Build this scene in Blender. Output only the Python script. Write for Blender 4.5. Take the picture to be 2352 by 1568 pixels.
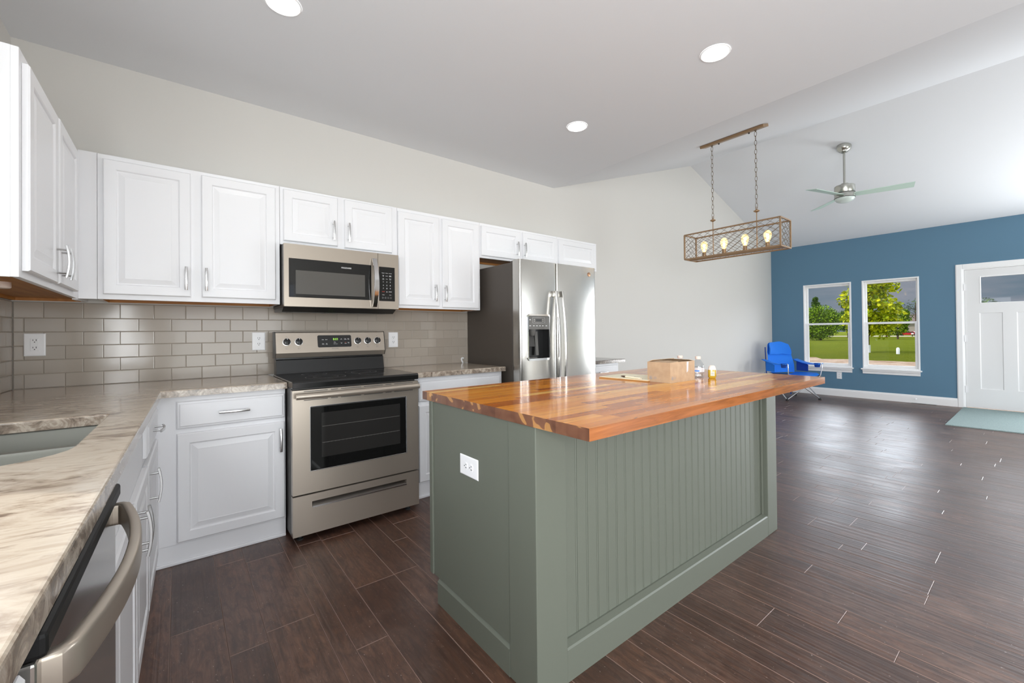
import bpy, bmesh, math, random
from mathutils import Vector, Matrix, Euler

for _o in list(bpy.data.objects):
    bpy.data.objects.remove(_o)
S = bpy.context.scene
COL = S.collection
R = math.radians
random.seed(7)

# ------------------------------------------------------------------ camera
cam_d = bpy.data.cameras.new('camera')
cam = bpy.data.objects.new('camera', cam_d)
COL.objects.link(cam)
S.camera = cam
_yaw, _pit, _rol = 0.904454, 0.0078651, -0.0099725
_f = Vector((math.cos(_yaw), math.sin(_yaw), 0)); _r = Vector((math.sin(_yaw), -math.cos(_yaw), 0)); _u = Vector((0, 0, 1))
_f2 = _f * math.cos(_pit) + _u * math.sin(_pit); _u2 = _u * math.cos(_pit) - _f * math.sin(_pit)
_r3 = _r * math.cos(_rol) + _u2 * math.sin(_rol); _u3 = _u2 * math.cos(_rol) - _r * math.sin(_rol)
_M = Matrix((_r3, _u3, -_f2)).transposed().to_4x4()
_M.translation = Vector((0.70457, -3.44093, 1.1923))
cam.matrix_world = _M
cam_d.sensor_width = 36.0
cam_d.lens = 974.589 / 2352 * 36
cam_d.shift_y = -(784 - 755.955) / 2352
cam_d.clip_start = 0.02
cam_d.clip_end = 1000

# ------------------------------------------------------------------ exposure
S.view_settings.view_transform = 'Standard'
S.view_settings.look = 'None'
S.view_settings.gamma = 1.0
S.view_settings.use_curve_mapping = False
S.view_settings.exposure = 0.08
S.cycles.use_denoising = True
S.cycles.max_bounces = 12
S.cycles.diffuse_bounces = 6
S.cycles.glossy_bounces = 4
S.cycles.transparent_max_bounces = 16
S.cycles.caustics_reflective = False
S.cycles.caustics_refractive = False
S.cycles.sample_clamp_indirect = 6.0

XL = 10.10
# ------------------------------------------------------------------ sky and sun
W = bpy.data.worlds.new('sky'); S.world = W; W.use_nodes = True
nt = W.node_tree; nt.nodes.clear()
def wn(t, **k):
    n = nt.nodes.new(t)
    for a, b in k.items(): setattr(n, a, b)
    return n
w_out = wn('ShaderNodeOutputWorld'); w_bg = wn('ShaderNodeBackground')
w_tc = wn('ShaderNodeTexCoord'); w_sep = wn('ShaderNodeSeparateXYZ')
nt.links.new(w_tc.outputs['Generated'], w_sep.inputs[0])
def mapr(src, a, b, c, d):
    m = wn('ShaderNodeMapRange'); m.interpolation_type = 'SMOOTHSTEP'
    for i, v in zip((1, 2, 3, 4), (a, b, c, d)): m.inputs[i].default_value = v
    nt.links.new(src, m.inputs[0]); return m.outputs[0]
up = mapr(w_sep.outputs[2], 0.115, 0.19, 0, 1)        # unseen higher sky brightened for window reflections on the floor
away = mapr(w_sep.outputs[0], 0.65, 0.2, 0, 1)        # unseen sky away from the front of the house brightened for reflections
mx = wn('ShaderNodeMath', operation='MAXIMUM'); nt.links.new(up, mx.inputs[0]); nt.links.new(away, mx.inputs[1])
w_map = wn('ShaderNodeMapping'); w_map.inputs['Scale'].default_value = (3, 3, 14)
w_no = wn('ShaderNodeTexNoise'); w_no.inputs['Scale'].default_value = 2.2; w_no.inputs['Detail'].default_value = 5
nt.links.new(w_tc.outputs['Generated'], w_map.inputs[0]); nt.links.new(w_map.outputs[0], w_no.inputs[0])
w_cr = wn('ShaderNodeValToRGB')
w_cr.color_ramp.elements[0].position = 0.35; w_cr.color_ramp.elements[0].color = (0.13, 0.19, 0.25, 1)
w_cr.color_ramp.elements[1].position = 0.68; w_cr.color_ramp.elements[1].color = (0.29, 0.30, 0.35, 1)
nt.links.new(w_no.outputs[0], w_cr.inputs[0])
w_mix = wn('ShaderNodeMix', data_type='RGBA')
nt.links.new(mx.outputs[0], w_mix.inputs[0]); nt.links.new(w_cr.outputs[0], w_mix.inputs[6])
w_bm = wn('ShaderNodeMix', data_type='RGBA')              # unseen bright sky band added to strengthen the floor reflections
band = mapr(w_sep.outputs[2], 0.50, 0.36, 0, 1)
front = mapr(w_sep.outputs[0], 0.45, 0.70, 0, 1)
bm_ = wn('ShaderNodeMath', operation='MULTIPLY'); nt.links.new(band, bm_.inputs[0]); nt.links.new(front, bm_.inputs[1])
nt.links.new(bm_.outputs[0], w_bm.inputs[0]); w_bm.inputs[6].default_value = (1.0, 1.08, 1.22, 1); w_bm.inputs[7].default_value = (7.0, 7.5, 8.3, 1)
nt.links.new(w_bm.outputs[2], w_mix.inputs[7])
nt.links.new(w_mix.outputs[2], w_bg.inputs[0]); nt.links.new(w_bg.outputs[0], w_out.inputs[0])

def light(name, kind, loc, energy, color=(1, 1, 1), aim=None, **k):
    d = bpy.data.lights.new(name, kind); d.energy = energy; d.color = color
    for a, b in k.items(): setattr(d, a, b)
    o = bpy.data.objects.new(name, d); COL.objects.link(o); o.location = loc
    if aim is not None:
        o.rotation_euler = Vector(aim).to_track_quat('-Z', 'Y').to_euler()
    return o
light('sun', 'SUN', (-20, 20, 40), 2.3, (1, 0.95, 0.86), aim=(0.55, -0.42, -0.72), angle=R(1))
# patio-door daylight, then unseen area lights and openings added to fill the room
light('daylight_patio', 'AREA', (6.4, -6.28, 1.10), 72, (0.93, 0.97, 1.0), aim=(0.5, 0.87, 0.0), shape='RECTANGLE', size=2.4, size_y=2.0)
light('fill_kitchen', 'AREA', (1.5, -6.28, 0.85), 64, (0.93, 0.97, 1.0), aim=(0, 1, 0.0), shape='RECTANGLE', size=1.8, size_y=1.5)  # unseen fill added low down to brighten the base cabinets
light('fill_sink', 'AREA', (-0.08, -2.28, 1.62), 13, (0.93, 0.97, 1.0), aim=(1, 0, -0.05), shape='RECTANGLE', size=0.84, size_y=0.96)  # unseen fill added for the island end and left floor
light('fill_side', 'AREA', (-0.08, -4.9, 1.5), 168, (0.93, 0.97, 1.0), aim=(1, 0.25, 0.32), shape='RECTANGLE', size=1.6, size_y=1.4)  # unseen fill added to light the kitchen from the left
light('fill_living', 'AREA', (XL, -4.50, 1.25), 165, (0.93, 0.97, 1.0), aim=(-1, 0.35, 0.5), shape='RECTANGLE', size=1.3, size_y=1.8)  # unseen fill added to brighten the sloped ceiling and living area

# ------------------------------------------------------------------ materials
def mat(name, color=(0.8, 0.8, 0.8), rough=0.5, metal=0.0, spec=0.5, coat=0.0, coat_r=0.05, emit=None, emit_s=0.0, aniso=0.0):
    m = bpy.data.materials.new(name); m.use_nodes = True
    b = m.node_tree.nodes['Principled BSDF']
    b.inputs['Base Color'].default_value = (*color, 1); b.inputs['Roughness'].default_value = rough
    b.inputs['Metallic'].default_value = metal; b.inputs['Specular IOR Level'].default_value = spec
    b.inputs['Coat Weight'].default_value = coat; b.inputs['Coat Roughness'].default_value = coat_r
    b.inputs['Anisotropic'].default_value = aniso
    if emit:
        b.inputs['Emission Color'].default_value = (*emit, 1); b.inputs['Emission Strength'].default_value = emit_s
    return m
class NT:
    """small helper round a material's node tree"""
    def __init__(s, m): s.m = m; s.t = m.node_tree; s.b = s.t.nodes['Principled BSDF']
    def n(s, t, **k):
        x = s.t.nodes.new(t)
        for a, b in k.items(): setattr(x, a, b)
        return x
    def l(s, a, b): s.t.links.new(a, b)
    def coord(s, scale=(1, 1, 1), kind='Object', rot=(0, 0, 0)):
        c = s.n('ShaderNodeTexCoord'); m = s.n('ShaderNodeMapping')
        m.inputs['Scale'].default_value = scale; m.inputs['Rotation'].default_value = rot
        s.l(c.outputs[kind], m.inputs[0]); return m.outputs[0]
    def noise(s, vec, scale, detail=4, rough=0.5, dist=0.0):
        x = s.n('ShaderNodeTexNoise'); x.inputs['Scale'].default_value = scale; x.inputs['Detail'].default_value = detail
        x.inputs['Roughness'].default_value = rough; x.inputs['Distortion'].default_value = dist
        s.l(vec, x.inputs['Vector']); return x.outputs[0]
    def ramp(s, fac, stops):
        x = s.n('ShaderNodeValToRGB'); r = x.color_ramp
        while len(r.elements) < len(stops): r.elements.new(0.5)
        for e, (p, c) in zip(r.elements, stops): e.position = p; e.color = (*c, 1)
        s.l(fac, x.inputs[0]); return x.outputs[0]
    def mix(s, fac, a, b, mode='MIX'):
        x = s.n('ShaderNodeMix', data_type='RGBA', blend_type=mode)
        for i, v in ((0, fac), (6, a), (7, b)):
            if hasattr(v, 'is_linked'): s.l(v, x.inputs[i])
            else: x.inputs[i].default_value = v if i == 0 else (*v, 1)
        return x.outputs[2]
    def bump(s, h, strength, dist=0.01):
        x = s.n('ShaderNodeBump'); x.inputs['Strength'].default_value = strength; x.inputs['Distance'].default_value = dist
        s.l(h, x.inputs['Height']); s.l(x.outputs[0], s.b.inputs['Normal'])
    def island(s):
        return s.n('ShaderNodeNewGeometry').outputs['Random Per Island']
    def color(s, c): s.l(c, s.b.inputs['Base Color'])
    def rough(s, c): s.l(c, s.b.inputs['Roughness'])

M = {}
def paint(name, c, rough=0.55, bump=0.04, spec=0.4):
    m = mat(name, c, rough, spec=spec); k = NT(m)
    k.bump(k.noise(k.coord(), 90, 3), bump, 0.002); M[name] = m
paint('wall_greige', (0.645, 0.625, 0.59), 0.6)
paint('wall_blue', (0.105, 0.215, 0.315), 0.55)
paint('ceiling_white', (0.75, 0.76, 0.78), 0.7)
paint('trim_white', (0.89, 0.89, 0.89), 0.35, 0.0)
paint('cabinet_white', (0.80, 0.80, 0.815), 0.32, 0.015)
paint('island_green', (0.127, 0.138, 0.110), 0.42, 0.05)
paint('door_white', (0.80, 0.80, 0.80), 0.4, 0.02)
paint('plate_white', (0.86, 0.86, 0.87), 0.3, 0.0)
paint('slot_dark', (0.05, 0.05, 0.05), 0.5, 0.0)
paint('black_plastic', (0.012, 0.012, 0.012), 0.3, 0.0)
paint('dark_grey', (0.05, 0.047, 0.043), 0.4, 0.02)
paint('fridge_side', (0.075, 0.062, 0.052), 0.5, 0.03)
paint('panel_grey', (0.13, 0.125, 0.115), 0.35, 0.0)
paint('text_white', (0.8, 0.8, 0.8), 0.4, 0.0)
paint('text_red', (0.55, 0.06, 0.03), 0.4, 0.0)
paint('text_grey', (0.2, 0.19, 0.18), 0.4, 0.0)
paint('rubber', (0.02, 0.02, 0.02), 0.7, 0.0)
paint('paper', (0.82, 0.76, 0.58), 0.6, 0.0)
paint('paper_edge', (0.45, 0.25, 0.09), 0.6, 0.0)
paint('ink_grey', (0.25, 0.27, 0.30), 0.6, 0.0)
paint('bulb_plastic', (0.75, 0.62, 0.55), 0.35, 0.0)
paint('fabric_blue', (0.012, 0.19, 0.75), 0.75, 0.25)
paint('fabric_dark_blue', (0.01, 0.06, 0.32), 0.8, 0.2)
paint('fan_blade', (0.52, 0.66, 0.58), 0.35, 0.0)
paint('bark', (0.10, 0.06, 0.04), 0.9, 0.3)
paint('brick_brown', (0.38, 0.33, 0.29), 0.8, 0.1)
paint('roof_brown', (0.17, 0.12, 0.10), 0.8, 0.1)
paint('car_red', (0.45, 0.01, 0.02), 0.25, 0.0)
paint('car_glass', (0.03, 0.035, 0.04), 0.1, 0.0)
paint('gravel_road', (0.40, 0.34, 0.27), 0.9, 0.2)
paint('strip_black', (0.010, 0.010, 0.010), 0.45, 0.0, 0.2)
M['chrome'] = mat('chrome', (0.72, 0.72, 0.72), 0.16, 1.0)
M['satin_nickel'] = mat('satin_nickel', (0.62, 0.62, 0.62), 0.26, 1.0)
M['fan_nickel'] = mat('fan_nickel', (0.50, 0.50, 0.46), 0.25, 1.0)
M['bronze'] = mat('bronze', (0.34, 0.22, 0.125), 0.42, 0.6)
M['bronze_dark'] = mat('bronze_dark', (0.20, 0.15, 0.10), 0.45, 0.6)
M['black_glass'] = mat('black_glass', (0.006, 0.006, 0.006), 0.05, spec=0.6)
M['cook_glass'] = mat('cook_glass', (0.010, 0.010, 0.010), 0.14, spec=0.6)
M['oven_window'] = mat('oven_window', (0.022, 0.021, 0.020), 0.06, spec=0.6)
M['micro_mesh'] = mat('micro_mesh', (0.085, 0.08, 0.072), 0.12, spec=0.6)
M['ring_grey'] = mat('ring_grey', (0.30, 0.29, 0.28), 0.3)
M['screen_green'] = mat('screen_green', (0.02, 0.03, 0.01), 0.3, emit=(0.45, 0.95, 0.12), emit_s=1.0)
M['lamp_lens'] = mat('lamp_lens', (0.9, 0.9, 0.9), 0.4, emit=(1, 0.98, 0.95), emit_s=9)
M['fan_lens'] = mat('fan_lens', (0.62, 0.70, 0.66), 0.3)
M['bulb_glow'] = mat('bulb_glow', (0.9, 0.6, 0.2), 0.2, emit=(1.0, 0.62, 0.20), emit_s=1.5)
M['filament'] = mat('filament', (0.9, 0.7, 0.3), 0.3, emit=(1.0, 0.80, 0.42), emit_s=9.0)
M['copper_badge'] = mat('copper_badge', (0.45, 0.24, 0.13), 0.35, 0.9)

M['sink_steel'] = mat('sink_steel', (0.17, 0.17, 0.145), 0.48, 0.35)
M['stainless'] = mat('stainless', (0.50, 0.485, 0.455), 0.21, 0.88)
M['stainless_warm'] = mat('stainless_warm', (0.42, 0.365, 0.305), 0.33, 0.68)

# hardwood floor: every plank is an island of the floor mesh
m = mat('hardwood', (0.06, 0.033, 0.025), 0.28, spec=0.85); k = NT(m)
base = k.ramp(k.island(), [(0.0, (0.074, 0.031, 0.018)), (0.45, (0.106, 0.046, 0.027)), (0.8, (0.132, 0.060, 0.035)), (1.0, (0.172, 0.080, 0.047))])
g1 = k.noise(k.coord((26, 1.8, 1)), 2.0, 6, 0.6, 0.8)
c1 = k.mix(k.ramp(g1, [(0.35, (0.0,) * 3), (0.75, (0.75,) * 3)]), base, (0.028, 0.013, 0.009))
g2 = k.noise(k.coord((90, 9, 1)), 1.3, 3, 0.6)
c2 = k.mix(k.ramp(g2, [(0.69, (0.0,) * 3), (0.76, (0.35,) * 3)]), c1, (0.26, 0.17, 0.14))
g3 = k.noise(k.coord((1.1, 1.1, 1)), 1.9, 6, 0.7, 0.4)
c3 = k.mix(k.ramp(g3, [(0.48, (0.0,) * 3), (0.85, (0.30,) * 3)]), c2, (0.34, 0.25, 0.21))
mo = k.noise(k.coord((16, 5, 1)), 1.6, 7, 0.7, 1.5)
c3 = k.mix(k.ramp(mo, [(0.40, (0.62,) * 3), (0.58, (0.0,) * 3)]), c3, (0.030, 0.013, 0.009))
fi = k.noise(k.coord((60, 14, 1)), 2.5, 5, 0.7, 0.6)
c3 = k.mix(k.ramp(fi, [(0.60, (0.0,) * 3), (0.70, (0.45,) * 3)]), c3, (0.24, 0.15, 0.12))
sp_ = k.noise(k.coord((34, 20, 1)), 4.0, 2, 0.5)
c3 = k.mix(k.ramp(sp_, [(0.715, (0.0,) * 3), (0.74, (0.6,) * 3)]), c3, (0.50, 0.43, 0.39))
gN = k.n('ShaderNodeNewGeometry'); sN = k.n('ShaderNodeSeparateXYZ'); k.l(gN.outputs['True Normal'], sN.inputs[0])
eN = k.n('ShaderNodeMath', operation='LESS_THAN'); eN.inputs[1].default_value = 0.97; k.l(sN.outputs[2], eN.inputs[0])
c3 = k.mix(eN.outputs[0], c3, (0.23, 0.145, 0.115))          # worn, paler plank edges
k.color(c3)
k.rough(k.ramp(g3, [(0.3, (0.32,) * 3), (0.7, (0.45,) * 3)]))
wv = k.noise(k.coord((52, 0.9, 1)), 1.0, 2, 0.5, 0.3)
k.bump(wv, 0.5, 0.004); M['hardwood'] = m

# acacia butcher block: every strip is an island of the top's mesh
m = mat('butcher_block', (0.4, 0.16, 0.04), 0.12, spec=0.42); k = NT(m)
base = k.ramp(k.island(), [(0.0, (0.36, 0.085, 0.010)), (0.25, (0.58, 0.175, 0.018)), (0.6, (0.74, 0.265, 0.028)), (0.88, (0.82, 0.34, 0.045)), (1.0, (0.92, 0.55, 0.16))])
gr = k.noise(k.coord((2.2, 36, 36)), 2.0, 6, 0.6, 1.2)
c1 = k.mix(k.ramp(gr, [(0.45, (0.0,) * 3), (0.78, (0.6,) * 3)]), base, (0.22, 0.055, 0.010))
kn = k.noise(k.coord((2.5, 9, 9)), 2.0, 3, 0.5, 1.5)
c1 = k.mix(k.ramp(kn, [(0.69, (0.0,) * 3), (0.76, (0.75,) * 3)]), c1, (0.07, 0.020, 0.008))
# end grain: darker heart wood with pale sapwood arcs on the sawn ends
geo = k.n('ShaderNodeNewGeometry'); sp = k.n('ShaderNodeSeparateXYZ'); k.l(geo.outputs['Normal'], sp.inputs[0])
ab = k.n('ShaderNodeMath', operation='ABSOLUTE'); k.l(sp.outputs[0], ab.inputs[0])
gt = k.n('ShaderNodeMath', operation='GREATER_THAN'); gt.inputs[1].default_value = 0.8; k.l(ab.outputs[0], gt.inputs[0])
endn = k.noise(k.coord((5, 9, 12)), 2.2, 1, 0.3, 0.6)
endc = k.ramp(endn, [(0.30, (0.095, 0.036, 0.020)), (0.58, (0.19, 0.085, 0.050)), (0.60, (0.62, 0.31, 0.10)), (0.80, (0.66, 0.34, 0.11))])
endc = k.mix(0.45, endc, k.ramp(k.island(), [(0, (0.09, 0.04, 0.025)), (0.85, (0.22, 0.10, 0.055)), (1, (0.60, 0.30, 0.10))]))
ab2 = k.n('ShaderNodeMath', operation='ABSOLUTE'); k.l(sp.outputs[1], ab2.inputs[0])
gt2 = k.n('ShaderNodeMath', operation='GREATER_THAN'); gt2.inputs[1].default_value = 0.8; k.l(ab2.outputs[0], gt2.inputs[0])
sidec = k.mix(0.8, c1, k.ramp(k.noise(k.coord((1.4, 9, 22)), 2.2, 5, 0.6, 0.8), [(0.35, (0.13, 0.040, 0.014)), (0.6, (0.30, 0.098, 0.030)), (0.75, (0.40, 0.15, 0.05))]))   # long edges coloured darker to stand in for their shade
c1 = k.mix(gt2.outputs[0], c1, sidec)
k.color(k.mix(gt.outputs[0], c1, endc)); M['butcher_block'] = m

# brown-veined granite
def granite(name, stops, scale=(1.0, 1.0, 1.0), rot=(0, 0, 0.5), rough=0.12, edge=0.75, pale=(0.45, 0.375, 0.295)):
    m = mat(name, (0.6, 0.5, 0.4), rough, spec=0.5); k = NT(m)
    a = k.noise(k.coord((2.0 * scale[0], 4.4 * scale[1], 4.4 * scale[2]), rot=rot), 1.15, 9, 0.62, 3.0)
    c = k.ramp(a, stops)
    b = k.noise(k.coord((2.6 * scale[0], 7.5 * scale[1], 7.5 * scale[2]), rot=rot), 2.0, 7, 0.68, 3.0)
    c = k.mix(k.ramp(b, [(0.57, (0.0,) * 3), (0.68, (0.5,) * 3)]), c, (0.20, 0.15, 0.115))
    z = k.noise(k.coord((0.8 * scale[0], 2.0 * scale[1], 2.0 * scale[2]), rot=rot), 2.0, 3, 0.5, 1.0)
    c = k.mix(k.ramp(z, [(0.45, (0.0,) * 3), (0.65, (0.5,) * 3)]), c, pale)
    e1_ = k.noise(k.coord(), 22, 6, 0.7, 0.8)                      # rough, mottled sawn edge
    ec = k.ramp(e1_, [(0.36, (0.07, 0.05, 0.04)), (0.50, (0.30, 0.24, 0.19)), (0.60, (0.55, 0.48, 0.40)), (0.72, (0.28, 0.22, 0.17))])
    gN = k.n('ShaderNodeNewGeometry'); sN = k.n('ShaderNodeSeparateXYZ'); k.l(gN.outputs['True Normal'], sN.inputs[0])
    eN = k.n('ShaderNodeMath', operation='LESS_THAN'); eN.inputs[1].default_value = 0.5; k.l(sN.outputs[2], eN.inputs[0])
    fN = k.n('ShaderNodeMath', operation='MULTIPLY'); fN.inputs[1].default_value = edge; k.l(eN.outputs[0], fN.inputs[0])
    c = k.mix(fN.outputs[0], c, ec)
    k.color(c); M[name] = m
granite('granite', [(0.28, (0.11, 0.082, 0.064)), (0.38, (0.22, 0.168, 0.128)), (0.43, (0.39, 0.32, 0.25)), (0.52, (0.52, 0.45, 0.365)), (0.60, (0.45, 0.38, 0.305)), (0.655, (0.28, 0.215, 0.165)), (0.72, (0.47, 0.40, 0.325))])
granite('granite_dark', [(0.3, (0.05, 0.048, 0.045)), (0.45, (0.14, 0.13, 0.12)), (0.55, (0.30, 0.28, 0.26)), (0.7, (0.10, 0.09, 0.085))], (8, 1.5, 1.5), pale=(0.16, 0.15, 0.14))
granite('granite_edge', [(0.30, (0.10, 0.07, 0.055)), (0.42, (0.28, 0.22, 0.18)), (0.50, (0.62, 0.55, 0.48)), (0.6, (0.72, 0.66, 0.58)), (0.72, (0.30, 0.23, 0.18))], (6, 1.2, 1.2))

m = mat('tile_taupe', (0.37, 0.325, 0.275), 0.12, spec=0.28); k = NT(m)
k.color(k.ramp(k.island(), [(0, (0.345, 0.30, 0.25)), (1, (0.40, 0.352, 0.30))]))
k.bump(k.noise(k.coord(), 9, 2), 0.05, 0.01); M['tile_taupe'] = m
M['grout'] = mat('grout', (0.33, 0.295, 0.25), 0.8)
m = mat('raw_wood', (0.42, 0.17, 0.035), 0.55); k = NT(m)
k.color(k.ramp(k.noise(k.coord((2, 20, 20)), 2, 5), [(0.3, (0.36, 0.135, 0.022)), (0.7, (0.50, 0.22, 0.05))])); M['raw_wood'] = m
m = mat('cardboard', (0.45, 0.32, 0.20), 0.75); k = NT(m)
k.color(k.ramp(k.noise(k.coord(), 30, 5), [(0.35, (0.42, 0.29, 0.18)), (0.7, (0.49, 0.35, 0.22))])); M['cardboard'] = m
M['tape'] = mat('tape', (0.62, 0.62, 0.64), 0.15, spec=0.6)
m = mat('mat_green', (0.28, 0.40, 0.37), 0.95); k = NT(m)
nz = k.noise(k.coord(), 160, 3)
k.color(k.ramp(nz, [(0.3, (0.17, 0.235, 0.235)), (0.7, (0.30, 0.375, 0.365))])); k.bump(nz, 0.6, 0.004); M['mat_green'] = m
m = mat('lawn_grass', (0.15, 0.26, 0.03), 0.95, spec=0.0); k = NT(m)
n1 = k.noise(k.coord(), 0.25, 6, 0.7); n2 = k.noise(k.coord((1, 2.4, 1)), 6.0, 6, 0.85)
c = k.mix(k.ramp(n2, [(0.40, (0.0,) * 3), (0.62, (1.0,) * 3)]), k.ramp(n1, [(0.35, (0.085, 0.155, 0.008)), (0.7, (0.17, 0.22, 0.014))]), (0.30, 0.31, 0.05))
k.color(c); k.bump(n2, 1.0, 0.15); M['lawn_grass'] = m
m = mat('bare_soil', (0.42, 0.31, 0.24), 0.95, spec=0.0); k = NT(m)
k.color(k.ramp(k.noise(k.coord(), 1.8, 6, 0.75), [(0.35, (0.26, 0.17, 0.11)), (0.6, (0.50, 0.38, 0.30)), (0.75, (0.20, 0.22, 0.06))])); M['bare_soil'] = m
def leaf(name, a, b, trans=0.25):
    m = mat(name, a, 0.6, spec=0.15); k = NT(m)
    k.color(k.ramp(k.island(), [(0, a), (1, b)]))
    k.b.inputs['Subsurface Weight'].default_value = 0
    M[name] = m
leaf('leaf_lime', (0.16, 0.26, 0.004), (0.78, 0.76, 0.015))
leaf('leaf_green', (0.02, 0.075, 0.004), (0.36, 0.54, 0.02))
leaf('leaf_dark', (0.010, 0.040, 0.006), (0.12, 0.24, 0.02))
leaf('leaf_grey', (0.04, 0.07, 0.03), (0.14, 0.20, 0.07))

def glassy(name, tint=(1, 1, 1), gloss=0.06, rough=0.0):
    """thin clear pane: mostly passes light, with a weak mirror-like reflection"""
    m = bpy.data.materials.new(name); m.use_nodes = True; t = m.node_tree; t.nodes.clear()
    o = t.nodes.new('ShaderNodeOutputMaterial'); mixn = t.nodes.new('ShaderNodeMixShader')
    tr = t.nodes.new('ShaderNodeBsdfTransparent'); gl = t.nodes.new('ShaderNodeBsdfGlossy')
    tr.inputs[0].default_value = (*tint, 1); gl.inputs['Roughness'].default_value = rough; mixn.inputs[0].default_value = gloss
    t.links.new(tr.outputs[0], mixn.inputs[1]); t.links.new(gl.outputs[0], mixn.inputs[2]); t.links.new(mixn.outputs[0], o.inputs[0])
    M[name] = m
glassy('pane', (0.98, 0.99, 0.985), 0.012)
glassy('clear_plastic', (0.90, 0.92, 0.93), 0.14, 0.05)
glassy('bulb_glass', (1.0, 0.86, 0.62), 0.45, 0.02)
_t = M['bulb_glass'].node_tree; _e = _t.nodes.new('ShaderNodeEmission'); _e.inputs[0].default_value = (1.0, 0.72, 0.34, 1); _e.inputs[1].default_value = 2.6   # the lit, amber-tinted bulb
_mx = [n for n in _t.nodes if n.type == 'MIX_SHADER'][0]; _t.links.new(_e.outputs[0], _mx.inputs[2])
M['amber_gel'] = mat('amber_gel', (0.48, 0.33, 0.03), 0.12)

# ------------------------------------------------------------------ building helpers
class MB:
    """collects shapes into one mesh object"""
    def __init__(s): s.bm = bmesh.new()
    def _add(s, vs, fs, mtx=None):
        v = [s.bm.verts.new(mtx @ Vector(p) if mtx else p) for p in vs]
        out = []
        for f in fs:
            try: out.append(s.bm.faces.new([v[i] for i in f]))
            except ValueError: pass
        return v, out
    def box(s, x0, x1, y0, y1, z0, z1, bev=0.0, seg=2):
        if x0 > x1: x0, x1 = x1, x0
        if y0 > y1: y0, y1 = y1, y0
        if z0 > z1: z0, z1 = z1, z0
        vs = [(x0, y0, z0), (x1, y0, z0), (x1, y1, z0), (x0, y1, z0), (x0, y0, z1), (x1, y0, z1), (x1, y1, z1), (x0, y1, z1)]
        fs = [(0, 3, 2, 1), (4, 5, 6, 7), (0, 1, 5, 4), (1, 2, 6, 5), (2, 3, 7, 6), (3, 0, 4, 7)]
        v, f = s._add(vs, fs)
        if bev > 0:
            es = list({e for x in f for e in x.edges})
            bmesh.ops.bevel(s.bm, geom=es, offset=min(bev, (x1 - x0) * .45, (y1 - y0) * .45, (z1 - z0) * .45), segments=seg, affect='EDGES', profile=0.5)
        return s
    def prism(s, poly, a0, a1, axis='z', bev=0.0):
        """polygon extruded along an axis; poly is (x,y) for z, (y,z) for x, (x,z) for y"""
        n = len(poly)
        def P(p, a): return {'z': (p[0], p[1], a), 'x': (a, p[0], p[1]), 'y': (p[0], a, p[1])}[axis]
        vs = [P(p, a0) for p in poly] + [P(p, a1) for p in poly]
        fs = [tuple(range(n)), tuple(range(2 * n - 1, n - 1, -1))] + [(i, n + i, n + (i + 1) % n, (i + 1) % n) for i in range(n)]
        v, f = s._add(vs, fs)
        bmesh.ops.recalc_face_normals(s.bm, faces=f)
        if bev:
            es = list({e for x in f for e in x.edges})
            bmesh.ops.bevel(s.bm, geom=es, offset=bev, segments=2, affect='EDGES', profile=0.5)
        return s
    def rings(s, loops, cap0=True, cap1=True, closed=True):
        """skin consecutive loops of equal length"""
        L = [[s.bm.verts.new(p) for p in lp] for lp in loops]
        fs = []
        n = len(L[0])
        for a, b in zip(L, L[1:]):
            for i in range(n if closed else n - 1):
                j = (i + 1) % n
                try: fs.append(s.bm.faces.new((a[i], a[j], b[j], b[i])))
                except ValueError: pass
        if cap0: fs.append(s.bm.faces.new(list(reversed(L[0]))))
        if cap1: fs.append(s.bm.faces.new(L[-1]))
        bmesh.ops.recalc_face_normals(s.bm, faces=fs)
        return s
    def sweep(s, pts, prof, closed=False, up=(0, 0, 1)):
        """profile (list of 2-D offsets) swept along a path"""
        pts = [Vector(p) for p in pts]; n = len(pts); loops = []
        up = Vector(up); prevn = None
        for i, p in enumerate(pts):
            if closed: t = pts[(i + 1) % n] - pts[i - 1]
            else: t = pts[min(i + 1, n - 1)] - pts[max(i - 1, 0)]
            t.normalize()
            if prevn is None:
                a = up if abs(t.dot(up)) < 0.95 else Vector((1, 0, 0))
                nv = (a - t * a.dot(t)).normalized()
            else:
                nv = (prevn - t * prevn.dot(t)).normalized()
            prevn = nv; b = t.cross(nv)
            loops.append([p + nv * q[1] + b * q[0] for q in prof])
        if closed: loops.append(loops[0]); s.rings(loops, False, False); bmesh.ops.remove_doubles(s.bm, verts=s.bm.verts, dist=1e-6)
        else: s.rings(loops)
        return s
    def tube(s, pts, r, seg=10, closed=False):
        return s.sweep(pts, [(r * math.cos(2 * math.pi * i / seg), r * math.sin(2 * math.pi * i / seg)) for i in range(seg)], closed)
    def flat(s, pts, w, t, up=(0, 0, 1)):
        """flat bar: w across the up direction, t along it"""
        c = min(w, t) * 0.25
        return s.sweep(pts, [(-w / 2 + c, -t / 2), (w / 2 - c, -t / 2), (w / 2, -t / 2 + c), (w / 2, t / 2 - c), (w / 2 - c, t / 2), (-w / 2 + c, t / 2), (-w / 2, t / 2 - c), (-w / 2, -t / 2 + c)], up=up)
    def lathe(s, c, prof, seg=24, axis='z'):
        loops = []
        for r, h in prof:
            r = max(r, 1e-4)
            lp = []
            for i in range(seg):
                a = 2 * math.pi * i / seg; u, v = r * math.cos(a), r * math.sin(a)
                lp.append({'z': (c[0] + u, c[1] + v, c[2] + h), 'y': (c[0] + u, c[1] + h, c[2] + v), 'x': (c[0] + h, c[1] + u, c[2] + v)}[axis])
            loops.append(lp)
        return s.rings(loops)
    def cyl(s, a, b, r, seg=12): return s.tube([a, b], r, seg)
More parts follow.
